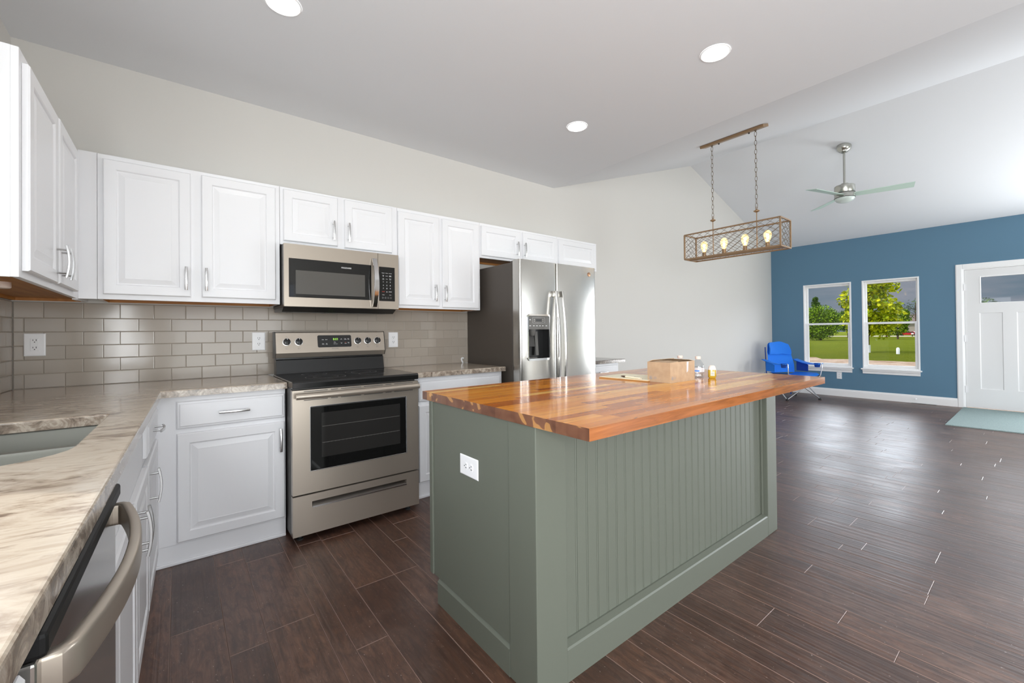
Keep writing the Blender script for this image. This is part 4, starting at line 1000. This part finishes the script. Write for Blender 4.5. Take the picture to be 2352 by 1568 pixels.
nb = thing('notepad', 'pale cream notepad lying flat beside the cardboard box', 'notepad', (2.82, -1.90, ZT), world=False)
pp = [(2.712, -1.762), (2.960, -1.748), (2.965, -2.035), (2.742, -2.068)]
q0 = Vector((2.82, -1.90, 0))
b = MB(); b.prism([(x - q0.x, y - q0.y) for x, y in pp], 0, 0.0055); b.build('backing_board', 'paper_edge', nb)
b = MB(); cxy = [(x - q0.x, y - q0.y) for x, y in pp]; b.prism([(x * 0.99, y * 0.99) for x, y in cxy], 0.0056, 0.0085); b.build('sheets', 'paper', nb); ISL.append(nb)
def axis_lathe(b, p, d, prof, seg=12):
    n0 = len(b.bm.verts); b.lathe((0, 0, 0), prof, seg); b.bm.verts.ensure_lookup_table()
    q = Vector(d).to_track_quat('Z', 'Y').to_matrix().to_4x4(); q.translation = Vector(p)
    bmesh.ops.transform(b.bm, matrix=q, verts=b.bm.verts[n0:])
pen = thing('pen', 'cream and brown ballpoint pen lying on the notepad', 'pen', (2.75, -1.96, ZT + 0.0088))
P0 = Vector((2.772, -1.878, ZT + 0.0142)); dv = (Vector((2.733, -2.045, ZT + 0.0142)) - P0).normalized()
b = MB(); axis_lathe(b, P0, dv, [(0.0008, -0.012), (0.0012, -0.008), (0.003, -0.004), (0.0052, 0.012), (0.0054, 0.030)]); b.build('grip', 'bark', pen, True)
b = MB(); axis_lathe(b, P0, dv, [(0.0053, 0.0302), (0.0053, 0.140), (0.004, 0.144), (0.0025, 0.145), (0.0025, 0.155)]); b.build('barrel', 'paper', pen, True)
b = MB(); c0 = P0 + Vector((0, 0, 0.0065)); b.flat([c0 + dv * 0.100, c0 + dv * 0.142], 0.003, 0.001); b.build('clip', 'chrome', pen); ISL.append(pen)

def bottle(label, x, y, s=1.0):
    o = thing('water_bottle', label, 'bottle', (x, y, ZT), random.uniform(0, 6), 'water bottles on the island', world=False)
    b = MB(); b.lathe((0, 0, 0), [(0.024 * s, 0), (0.031 * s, 0.003), (0.033 * s, 0.012), (0.031 * s, 0.02), (0.033 * s, 0.028), (0.033 * s, 0.062), (0.030 * s, 0.074), (0.021 * s, 0.090), (0.0125 * s, 0.102), (0.012 * s, 0.108)], 24)
    b.build('bottle_body', 'clear_plastic', o, True)
    b = MB(); b.lathe((0, 0, 0), [(0.0334 * s, 0.032), (0.0335 * s, 0.058)], 24); bmesh.ops.delete(b.bm, geom=[f for f in b.bm.faces if len(f.verts) > 4], context='FACES'); b.build('label_band', 'tape', o, True)
    b = MB(); b.lathe((0, 0, 0), [(0.0145, 0.104), (0.0152, 0.106), (0.0152, 0.119), (0.0135, 0.121)], 20); b.build('cap', 'bulb_plastic', o, True); ISL.append(o)
    b = MB(); b.lathe((0, 0, 0), [(0.0337, 0.036), (0.0337, 0.042)], 24); bmesh.ops.delete(b.bm, geom=[f for f in b.bm.faces if len(f.verts) > 4 or f.calc_center_median().x < 0], context='FACES'); b.build('label_print', 'fabric_blue', o, True)
bottle('clear water bottle with a pale cap just right of the cardboard box', 3.142, -2.128)
bottle('second water bottle mostly hidden behind the cardboard box, only its cap showing', 3.146, -2.015)
sn = thing('sanitizer_bottle', 'little hand sanitizer bottle of golden gel near the island middle', 'bottle', (3.160, -2.200, ZT), -0.9, world=False)
def osec(rx, ry, z, n=20): return [(rx * math.copysign(abs(math.cos(2 * math.pi * i / n)) ** 0.7, math.cos(2 * math.pi * i / n)), ry * math.copysign(abs(math.sin(2 * math.pi * i / n)) ** 0.7, math.sin(2 * math.pi * i / n)), z) for i in range(n)]
b = MB(); b.rings([osec(0.016, 0.009, 0), osec(0.021, 0.012, 0.006), osec(0.0215, 0.0125, 0.040), osec(0.020, 0.012, 0.046)]); b.build('gel_body', 'amber_gel', sn, True)
b = MB(); b.rings([osec(0.0195, 0.0118, 0.0462), osec(0.020, 0.012, 0.052), osec(0.016, 0.010, 0.066), osec(0.010, 0.007, 0.071)]); b.build('cap', 'bulb_plastic', sn, True)
b = MB(); b.panel(-0.0105, 0.0105, 0.013, 0.037, -0.0124, [(0, 0), (0, 0.0006)]); b.build('label_panel', 'paper', sn)
b = MB(); 
for q in range(4): b.box(-0.008, 0.008, -0.01315, -0.0130, 0.016 + q * 0.005, 0.0185 + q * 0.005)
b.build('label_print', 'ink_grey', sn)

ISL.append(sn)
for o in ISL: o.location += Vector((-0.090, -0.054, 0))

# ------------------------------------------------------------------ linear cage chandelier on the sloped ceiling
def zslope(x): return ZC + (x - XS) * (ZM - ZC) / (XM - XS)
CX = 5.089; CY0, CY1, CZ0, CZ1 = -1.942, -1.022, 1.955, 2.213; HW = 0.120
ch = thing('chandelier', 'bronze linear cage chandelier with four glowing bulbs on two chains', 'chandelier', (CX, (CY0 + CY1) / 2, CZ0))
b = MB(); sl = math.atan((ZM - ZC) / (XM - XS)); zc_ = zslope(CX)
b.box(-0.060, 0.060, -1.79, -1.17, -0.026, 0.0, 0.002); bmesh.ops.rotate(b.bm, verts=b.bm.verts, cent=(0, 0, 0), matrix=Matrix.Rotation(-sl, 3, 'Y')); bmesh.ops.translate(b.bm, verts=b.bm.verts, vec=(CX, 0, zc_ - 0.001))
cn = b.build('canopy', 'bronze', ch)
for y in (-1.63, -1.335):
    b = MB(); b.lathe((CX + 0.02, y, zslope(CX + 0.02) - 0.040), [(0.007, 0), (0.009, 0.008), (0.006, 0.018)], 12); b.build('screw_cap', 'dark_grey', cn, True)
for y in (-1.697, -1.272):
    zt_ = zc_ - 0.03; zb_ = 2.372
    b = MB(); b.tube([(CX + 0.011 * math.cos(a), y, zt_ - 0.006 + 0.011 * math.sin(a)) for a in [2 * math.pi * i / 14 for i in range(14)]], 0.0025, 6, True)
    b.lathe((CX, y, zt_ - 0.004), [(0.012, 0), (0.012, 0.014)], 12)
    zz = zt_ - 0.014; nl = 17; pit = (zz - zb_) / nl; rl = pit * 0.5 + 0.0035
    for i in range(nl):
        zc2 = zz - pit * (i + 0.5); pts = []
        for j in range(16):
            a = 2 * math.pi * j / 16; w_ = 0.0105 * math.cos(a); v_ = rl * math.sin(a)
            pts.append((CX + w_, y, zc2 + v_) if i % 2 else (CX, y + w_, zc2 + v_))
        b.tube(pts, 0.0021, 6, True)
    b.build('chain', 'bronze_dark', ch, True)
    b = MB(); b.tube([(CX, y + 0.010 * math.cos(a), 2.370 + 0.010 * math.sin(a)) for a in [2 * math.pi * i / 14 for i in range(14)]], 0.0022, 6, True)
    b.lathe((CX, y, 2.325), [(0.004, 0), (0.012, 0.004), (0.026, 0.012), (0.027, 0.018), (0.012, 0.026), (0.006, 0.036)], 24)
    b.cyl((CX, y, 2.326), (CX, y, CZ0 + 0.01), 0.0042, 10); b.build('stem', 'bronze', ch, True)
b = MB(); q = 0.0065
for sx in (-1, 1):
    for z in (CZ0, CZ1): b.box(CX + sx * HW - q, CX + sx * HW + q, CY0, CY1, z - q, z + q, 0.001, 1)
for y in (CY0, CY1):
    for z in (CZ0, CZ1): b.box(CX - HW, CX + HW, y - q, y + q, z - q, z + q, 0.001, 1)
    for sx in (-1, 1): b.box(CX + sx * HW - q, CX + sx * HW + q, y - q, y + q, CZ0, CZ1, 0.001, 1)
b.build('frame', 'bronze', ch)
def lattice(p, du, dv, U, V, nu):
    """diamond wire mesh over a rectangle with corner p, unit directions du, dv"""
    b = MB(); p, du, dv = Vector(p), Vector(du), Vector(dv); st = U / nu; sl_ = 0.70
    for sgn in (1, -1):
        k0 = -int(V / sl_ / st) - 1
        for k in range(k0, nu + 1 + int(V / sl_ / st) + 1):
            u0 = k * st; ends = []
            # line u = u0 + sgn*v/sl_
            vs = sorted([v for v in (0, V, (0 - u0) * sgn * sl_, (U - u0) * sgn * sl_)])
            pts = [(u0 + sgn * v / sl_, v) for v in vs if -1e-6 <= v <= V + 1e-6 and -1e-6 <= u0 + sgn * v / sl_ <= U + 1e-6]
            if len(pts) >= 2 and abs(pts[0][1] - pts[-1][1]) > 0.01:
                a, c = pts[0], pts[-1]; b.cyl(p + du * a[0] + dv * a[1], p + du * c[0] + dv * c[1], 0.0017, 5)
    return b
for sx in (-1, 1): lattice((CX + sx * HW, CY0, CZ0), (0, 1, 0), (0, 0, 1), CY1 - CY0, CZ1 - CZ0, 11).build('wire_lattice', 'bronze_dark', ch)
for y in (CY0, CY1): lattice((CX - HW, y, CZ0), (1, 0, 0), (0, 0, 1), 2 * HW, CZ1 - CZ0, 3).build('wire_lattice', 'bronze_dark', ch)
b = MB(); b.box(CX - 0.022, CX + 0.022, CY0, CY1, CZ0 - 0.006, CZ0 + 0.010, 0.001, 1); b.build('lamp_bar', 'bronze', ch)
for y in (-1.175, -1.383, -1.587, -1.791):
    b = MB(); b.lathe((CX, y, CZ0 + 0.010), [(0.012, 0), (0.019, 0.004), (0.019, 0.055), (0.015, 0.058)], 18); so = b.build('socket', 'bronze', ch, True)
    b = MB(); b.lathe((CX, y, CZ0 + 0.066), [(0.014, 0), (0.017, 0.012), (0.028, 0.04), (0.034, 0.066), (0.032, 0.090), (0.019, 0.110), (0.004, 0.117)], 20); bu = b.build('bulb', 'bulb_glass', ch, True)
    b = MB()
    for i in range(6):
        a = 2 * math.pi * i / 6; b.cyl((CX + 0.006 * math.cos(a), y + 0.006 * math.sin(a), CZ0 + 0.078), (CX + 0.013 * math.cos(a + 0.5), y + 0.013 * math.sin(a + 0.5), CZ0 + 0.150), 0.0016, 5)
    b.lathe((CX, y, CZ0 + 0.075), [(0.004, 0), (0.010, 0.02), (0.012, 0.05), (0.007, 0.075)], 10); b.build('filament', 'filament', bu, True)
    pl = light('bulb_light', 'POINT', (CX, y, CZ0 + 0.13), 3.2, (1, 0.62, 0.28), shadow_soft_size=0.012); pl.location = Vector((CX, y, CZ0 + 0.125)) - Vector(ORG[ch.name]); pl.parent = ch

# ------------------------------------------------------------------ ceiling fan
FX, FY = 7.537, -1.795
def zfar(x): return ZM - (x - XM) * (ZM - ZL) / (XR - XM)
fz = zfar(FX)
fn = thing('ceiling_fan', 'brushed nickel three-blade ceiling fan hanging from the vaulted ceiling', 'fan', (FX, FY, 2.84))
b = MB(); s2 = math.atan((ZM - ZL) / (XR - XM))
b.lathe((0, 0, 0), [(0.080, 0), (0.080, -0.012), (0.074, -0.040), (0.055, -0.062), (0.036, -0.072), (0.030, -0.085), (0.018, -0.090)], 32); bmesh.ops.rotate(b.bm, verts=b.bm.verts, cent=(0, 0, 0), matrix=Matrix.Rotation(s2, 3, 'Y')); bmesh.ops.translate(b.bm, verts=b.bm.verts, vec=(FX, FY, fz))
b.build('canopy', 'fan_nickel', fn, True)
b = MB(); b.cyl((FX, FY, fz - 0.07), (FX, FY, 3.07), 0.0135, 16); b.build('downrod', 'fan_nickel', fn, True)
b = MB(); b.lathe((FX, FY, 0), [(0.110, 2.900), (0.110, 2.955), (0.1085, 2.957), (0.1085, 2.966), (0.110, 2.968), (0.110, 3.055), (0.103, 3.062), (0.040, 3.066), (0.040, 3.090), (0.030, 3.092)], 40); b.build('motor_housing', 'fan_nickel', fn, True)
b = MB()
for z in (2.8985, 2.9585): b.lathe((FX, FY, z), [(0.1095, 0), (0.1112, 0.001), (0.1112, 0.006), (0.1095, 0.007)], 40)
b.build('trim_band', 'dark_grey', fn, True)
b = MB(); b.lathe((FX, FY, 0), [(0.02, 2.842), (0.06, 2.848), (0.090, 2.864), (0.104, 2.884), (0.106, 2.898)], 40); b.build('light_lens', 'fan_lens', fn, True)
def blade(ang):
    b = MB(); L0, L1, w0, w1, p = 0.085, 0.665, 0.052, 0.070, R(-12); loops = []
    for i in range(9):
        t = i / 8; x = L0 + t * (L1 - L0); w_ = w0 + (w1 - w0) * t
        if i == 8: w_ *= 0.97
        loops.append([(x, y * math.cos(p), y * math.sin(p) + z) for y, z in ((-w_, -0.003), (w_, -0.003), (w_, 0.003), (-w_, 0.003))])
    b.rings(loops); bmesh.ops.rotate(b.bm, verts=b.bm.verts, cent=(0, 0, 0), matrix=Matrix.Rotation(ang, 3, 'Z')); bmesh.ops.translate(b.bm, verts=b.bm.verts, vec=(FX, FY, 2.935))
    b.build('blade', 'fan_blade', fn)
for a in (-76, 44, 164): blade(R(a))

# ------------------------------------------------------------------ recessed ceiling lights
for x, y, lab in ((1.112, -1.140, 'recessed ceiling light at the top left, over the left cabinets'), (3.178, -1.150, 'recessed ceiling light nearest the refrigerator, the smallest of three'), (3.170, -2.248, 'recessed ceiling light above the island, closest to the ceiling slope')):
    o = thing('recessed_light', lab, 'ceiling light', (x, y, ZC), 0, 'recessed ceiling lights', world=False)
    b = MB(); n = 40
    b.rings([[(q * math.cos(2 * math.pi * i / n), q * math.sin(2 * math.pi * i / n), z) for i in range(n)] for q, z in ((0.082, -0.0005), (0.081, -0.004), (0.076, -0.006), (0.072, -0.003))], False, False); b.build('trim_ring', 'trim_white', o, True)
    b = MB(); b.lathe((0, 0, -0.0045), [(0.073, 0.002), (0.073, 0.0)], n); b.build('lens', 'lamp_lens', o)
    l = light('recessed_lamp', 'SPOT', (0, 0, -0.012), 11, (1, 0.97, 0.93), spot_size=R(150), spot_blend=0.8, shadow_soft_size=0.06); l.parent = o

# puck light under the left wall cabinet
pk = thing('puck_light', 'small round white puck light under the left wall cabinet', 'light', (0.158, -0.93, 1.390), world=False)
b = MB(); b.lathe((0, 0, 0), [(0.030, -0.006), (0.034, -0.002), (0.034, 0.018)], 28); b.build('housing', 'bulb_plastic', pk, True)

# ------------------------------------------------------------------ camp chair in the far corner
cc = thing('camp_chair', 'bright blue folding camp chair in the corner by the windows', 'chair', (9.21, -0.50, 0), R(-32), world=False)
def cloth(name, grid, material, thick=0.004, parent=None):
    """grid of points (rows) thickened along its normal"""
    b = MB(); rows = len(grid); cols = len(grid[0]); bm = b.bm
    vv = [[bm.verts.new(p) for p in r] for r in grid]
    fs = [bm.faces.new((vv[i][j], vv[i][j + 1], vv[i + 1][j + 1], vv[i + 1][j])) for i in range(rows - 1) for j in range(cols - 1)]
    bmesh.ops.recalc_face_normals(bm, faces=fs)
    bmesh.ops.solidify(bm, geom=bm.faces[:], thickness=thick)
    return b.build(name, material, parent or cc, True)
def backp(u, v):        # u -1..1 across, v 0..1 upward
    w_ = 0.232 + 0.01 * v - 0.05 * max(0, v - 0.75) * 4 * u * u
    y = 0.06 + 0.13 * v - 0.05 * (1 - u * u) * -1.0
    z = 0.43 + 0.49 * v + (0.055 * (1 - u * u) if v > 0.9 else 0.0) * (v - 0.9) * 10
    return (u * w_, y + 0.012 * math.sin(9 * v + 2 * u), z + 0.006 * math.sin(7 * u) * v)
bk = cloth('backrest', [[backp(-1 + 2 * j / 12, i / 12) for j in range(13)] for i in range(13)], 'fabric_blue')
def head(u, v): 
    p = backp(u * 0.93, 0.66 + 0.34 * v); return (p[0], p[1] - 0.025 - 0.02 * math.sin(math.pi * v), p[2])
cloth('headrest', [[head(-1 + 2 * j / 10, i / 6) for j in range(11)] for i in range(7)], 'fabric_blue', 0.02)
def seatp(u, v):        # v 0 back .. 1 front
    return (u * (0.262 + 0.01 * v), 0.07 - 0.50 * v, 0.44 - 0.05 * (1 - u * u) + 0.02 * v - (0.03 if v > 0.95 else 0))
cloth('seat', [[seatp(-1 + 2 * j / 10, i / 10) for j in range(11)] for i in range(11)], 'fabric_blue')
for sx in (-1, 1):
    sag = 0.03
    cloth('armrest', [[(sx * (0.305 + 0.045 * q), 0.14 - 0.56 * i / 8, 0.665 - 0.03 * math.sin(math.pi * i / 8) - 0.05 * (i / 8) + 0.004 * q) for q in (-1, 0, 1)] for i in range(9)], 'fabric_blue', 0.012)
    cloth('side_panel', [[(sx * (0.30 + 0.02 * j / 5), 0.10 - 0.24 * j / 5, 0.46 + (0.19 - 0.02 * j / 5) * i / 4 * (1 - 0.3 * j / 5)) for j in range(6)] for i in range(5)], 'fabric_dark_blue' if sx > 0 else 'fabric_blue')
    b = MB(); b.lathe((sx * 0.31, -0.345, 0.55), [(0.036, 0), (0.042, 0.03), (0.046, 0.068)], 16); bmesh.ops.delete(b.bm, geom=[f for f in b.bm.faces if len(f.verts) > 4 and f.calc_center_median().z > 0.6], context='FACES'); b.build('cup_holder', 'fabric_dark_blue', cc, True)
    # frame: arm post, crossing legs
    b = MB(); b.tube([(sx * 0.305, -0.42, 0.615), (sx * 0.310, -0.44, 0.605), (sx * 0.312, -0.445, 0.56), (sx * 0.295, -0.43, 0.44), (sx * 0.28, -0.42, 0.38)], 0.0085, 10); b.build('arm_post', 'satin_nickel', cc, True)
    b = MB(); b.cyl((sx * 0.230, 0.160, 0.02), (sx * 0.215, 0.225, 0.88), 0.009, 10); b.build('back_post', 'fabric_dark_blue', cc, True)
    for a, c in (((sx * 0.30, -0.40, 0.018), (sx * 0.295, 0.13, 0.42)), ((sx * 0.30, 0.14, 0.018), (sx * 0.295, -0.42, 0.43)), ((sx * 0.30, -0.40, 0.018), (-sx * 0.29, -0.425 + 0.012 * sx, 0.42)), ((sx * 0.30, 0.14, 0.018), (-sx * 0.29, 0.145 + 0.012 * sx, 0.42))):
        b = MB(); b.cyl(a, c, 0.008, 8); b.build('leg', 'satin_nickel', cc, True)
    for y in (-0.40, 0.14):
        b = MB(); b.lathe((sx * 0.30, y, 0), [(0.022, 0), (0.024, 0.006), (0.016, 0.03), (0.011, 0.034)], 14); b.build('foot', 'rubber', cc, True)

# ------------------------------------------------------------------ floor things
b = MB(); b.prism([(9.955, -2.612), (8.120, -2.616), (8.150, -3.62), (9.955, -3.60)], 0.0005, 0.011, 'z')
tag(b.build('door_mat', 'mat_green'), 'pale teal mat on the floor in front of the white door', 'rug')
b = MB(); 
vt = thing('floor_register', 'dark floor vent at the foot of the blue wall', 'vent', (9.94, -2.18, 0))
b.box(9.90, 9.974, -2.325, -2.035, 0.0005, 0.004, 0.001); b.build('frame', 'panel_grey', vt)
b = MB()
for i in range(24): b.box(9.910, 9.964, -2.317 + i * 0.0115, -2.312 + i * 0.0115, 0.0041, 0.005)
b.build('louvres', 'slot_dark', vt)
ds_ = thing('door_stop', 'tiny white door stop on the baseboard under the right window', 'door stop', (XR - 0.016, -2.085, 0.065))
b = MB(); b.lathe((XR - 0.0155, -2.085, 0.065), [(0.013, 0), (0.012, -0.004), (0.007, -0.006), (0.006, -0.040)], 14, 'x'); b.build('spring', 'plate_white', ds_, True)
b = MB(); b.lathe((XR - 0.0556, -2.085, 0.065), [(0.008, 0), (0.009, -0.004), (0.007, -0.014)], 14, 'x'); b.build('tip', 'plate_white', ds_, True)

# ------------------------------------------------------------------ outdoors
GZ = -0.35
b = MB(); bm = b.bm
def sheet(x0, x1, y0, y1, z, n=1, wob=0.0, th=0.3):
    b.box(x0, x1, y0, y1, z - th, z)
sheet(-120, 320, -160, 200, GZ)
o = b.build('lawn', 'lawn_grass'); struct(o)
def ragged(name, material, x0, x1, y0, y1, z, n, amp, seed):
    rnd = random.Random(seed); b = MB()
    near = [(x0 + rnd.uniform(-amp, amp) * 0.3, y0 + (y1 - y0) * i / n) for i in range(n + 1)]
    far = [(x1 + rnd.uniform(-amp, amp), y0 + (y1 - y0) * i / n) for i in range(n, -1, -1)]
    b.prism(near + far, z - 0.02, z); return struct(b.build(name, material))
ragged('bare_ground', 'bare_soil', 11.5, 27.6, -30, 30, GZ + 0.012, 90, 1.0, 3)
ragged('road', 'gravel_road', 112, 124, -120, 150, GZ + 0.02, 40, 0.6, 5)

def leaves(rnd, pts, size, material, name, parent, jit=1.0):
    vs, fs = [], []
    for p in pts:
        s_ = size * rnd.uniform(0.6, 1.3)
        q = Euler((rnd.uniform(-1, 1) * jit + 0.3, rnd.uniform(-1, 1) * jit, rnd.uniform(0, 6.28))).to_matrix()
        k = len(vs)
        for c in ((-0.5, 0, 0), (-0.1, -0.36, 0.06), (0.55, 0, -0.06), (-0.1, 0.36, 0.06)): vs.append(Vector(p) + q @ (Vector(c) * s_))
        fs.append((k, k + 1, k + 2)); fs.append((k, k + 2, k + 3))
    me = bpy.data.meshes.new(name); me.from_pydata([tuple(v) for v in vs], [], fs); me.materials.append(M[material])
    if parent is not None:
        off = Vector(ORG[parent.name])
        me.transform(Matrix.Translation(-off))
    o = bpy.data.objects.new(name, me); COL.objects.link(o); o.parent = parent
    return o
def tree(label, x, y, zb, zt, rx, n, size, material, seed, shape='round', trunk=0.12, group=None, clumps=26):
    rnd = random.Random(seed)
    t = thing('tree', label, 'tree', (x, y, GZ), 0, group)
    pts = []
    h = zt - zb; cz = (zb + zt) / 2
    cl = []
    for i in range(clumps):
        if shape == 'cone':
            v = rnd.random() ** 1.3; r = rx * (1 - v) * 0.85 * rnd.uniform(0.3, 1); a = rnd.uniform(0, 6.28); cl.append((x + r * math.cos(a), y + r * math.sin(a), zb + v * h, rx * (0.34 - 0.2 * v)))
        else:
            while True:
                d = Vector((rnd.uniform(-1, 1), rnd.uniform(-1, 1), rnd.uniform(-1, 1)))
                if 0.35 < d.length < 0.95: break
            cl.append((x + d.x * rx * 0.78, y + d.y * rx * 0.78, cz + d.z * h * 0.40, rx * rnd.uniform(0.26, 0.42)))
    for i in range(n):
        c = cl[rnd.randrange(len(cl))]
        d = Vector((rnd.gauss(0, 1), rnd.gauss(0, 1), rnd.gauss(0, 1))).normalized() * c[3] * rnd.uniform(0.55, 1.05)
        pts.append((c[0] + d.x, c[1] + d.y, c[2] + d.z * (0.85 if shape != 'cone' else 1.1)))
    leaves(rnd, pts, size, material, 'foliage', t)
    b = MB(); b.sweep([(x, y, GZ - 0.05), (x + 0.02, y, GZ + 0.4 * (cz - GZ)), (x, y + 0.03, cz), (x, y, zb + h * 0.8)], [(trunk * math.cos(a), trunk * math.sin(a)) for a in [2 * math.pi * i / 8 for i in range(8)]])
    for i in range(9):
        c = cl[i % len(cl)]; z0 = max(GZ + 0.5, c[2] - 0.35 * rx - 0.2)
        b.cyl((x, y, min(z0, zb + h * 0.75)), (c[0], c[1], c[2]), trunk * 0.3, 5)
    b.build('trunk', 'bark', t, True)
    return t
tree('young lime-green tree with big leaves just outside the right window', 36.25, 4.0, -0.25, 5.8, 1.85, 5200, 0.235, 'leaf_lime', 11, trunk=0.06, clumps=70)
tree('rounded mid-green tree on the lawn seen in the left window', 73.7, 17.2, -0.75, 4.9, 2.9, 12000, 0.22, 'leaf_green', 12, trunk=0.12, clumps=60)
tree('pointed dark evergreen rising behind the rounded green tree', 95.8, 24.2, -0.3, 7.4, 2.6, 5200, 0.30, 'leaf_dark', 13, 'cone', clumps=40)
tree('broad dark green tree behind, between the round tree and the lime tree', 95.8, 19.3, -0.3, 6.4, 2.3, 7200, 0.27, 'leaf_dark', 14, clumps=44)
tree('dark evergreen cut by the left edge of the left window', 97.0, 29.6, -0.3, 6.0, 2.4, 2200, 0.34, 'leaf_dark', 15, 'cone', clumps=36)
tree('bushy dark green tree left of the brown-roofed house', 85.0, 10.75, -0.2, 5.2, 1.75, 7000, 0.22, 'leaf_green', 16, clumps=34)
tree('thin sparse tree against the sky at the right of the right window', 95.0, 10.2, 2.0, 6.3, 1.7, 520, 0.22, 'leaf_grey', 17, trunk=0.07, clumps=26)
tree('treetop just showing in the corner of the door glass', 85.0, 1.9, 1.6, 5.5, 1.55, 900, 0.26, 'leaf_dark', 18, trunk=0.08, clumps=22)
tree('dark leafy tree filling the gap low behind the lime tree', 98.0, 14.4, -0.3, 5.4, 2.3, 5200, 0.27, 'leaf_green', 19, clumps=30)

hs = thing('house', 'low brown-roofed house across the road in the right window', 'house', (150, 13, GZ))
b = MB(); b.box(145.5, 155, 5.0, 20.0, GZ, 3.1); b.build('walls', 'brick_brown', hs)
b = MB(); b.prism([(144.6, 3.05), (150.2, 4.9), (155.9, 3.05), (155.9, 2.9), (144.6, 2.9)], 4.2, 20.8, 'y'); b.build('roof', 'roof_brown', hs)
b = MB(); b.box(145.40, 145.52, 8.0, 13.5, GZ + 0.05, 2.3); b.build('garage_door', 'trim_white', hs)
cr = thing('car', 'red car parked across the road, seen low in the right window', 'car', (125, 15.6, GZ))
b = MB(); b.prism([(14.0, GZ + 0.22), (17.4, GZ + 0.22), (17.45, GZ + 0.50), (16.9, GZ + 0.62), (16.4, GZ + 0.66), (14.2, GZ + 0.62), (13.95, GZ + 0.5)], 124.3, 125.7, 'x', 0.04); b.prism([(14.3, GZ + 0.62), (16.3, GZ + 0.62), (15.9, GZ + 0.92), (14.9, GZ + 0.94)], 124.4, 125.6, 'x', 0.03); b.build('body', 'car_red', cr)
b = MB(); b.prism([(14.55, GZ + 0.66), (16.1, GZ + 0.66), (15.8, GZ + 0.88), (14.98, GZ + 0.89)], 124.385, 124.42, 'x'); b.build('side_glass', 'car_glass', cr)
for y in (14.6, 16.8):
    for xx in (124.35, 125.65):
        b = MB(); b.lathe((xx, y, GZ + 0.24), [(0.23, -0.08), (0.24, 0), (0.23, 0.08)], 18, 'x'); b.build('wheel', 'rubber', cr, True)
mb = thing('mailbox', 'roadside mailbox on a dark post across the lawn', 'mailbox', (113.5, 13.4, GZ))
b = MB(); b.box(113.44, 113.56, 13.34, 13.46, GZ, GZ + 0.42); b.build('post', 'rubber', mb)
b = MB(); b.box(113.25, 113.75, 13.24, 13.56, GZ + 0.42, GZ + 0.66, 0.05); b.build('box', 'plate_white', mb)
mk = thing('marker_post', 'short white marker post standing in the grass outside the right window', 'post', (35.2, 2.37, GZ))
b = MB(); b.lathe((35.2, 2.37, GZ), [(0.085, 0), (0.085, 0.30), (0.07, 0.35)], 18); b.build('tube', 'plate_white', mk, True)
b = MB(); b.lathe((35.2, 2.37, GZ), [(0.072, 0.350), (0.075, 0.36), (0.03, 0.40)], 18); b.build('cap', 'plate_white', mk, True)
tg = thing('tree_guard', 'white plastic guard around the foot of the lime-green tree', 'tree guard', (36.25, 4.0, GZ))
b = MB(); b.lathe((36.25, 4.0, GZ), [(0.11, 0), (0.11, 0.50)], 14); bmesh.ops.delete(b.bm, geom=[f for f in b.bm.faces if len(f.verts) > 4], context='FACES'); bmesh.ops.solidify(b.bm, geom=b.bm.faces[:], thickness=0.008); b.build('sleeve', 'plate_white', tg, True)
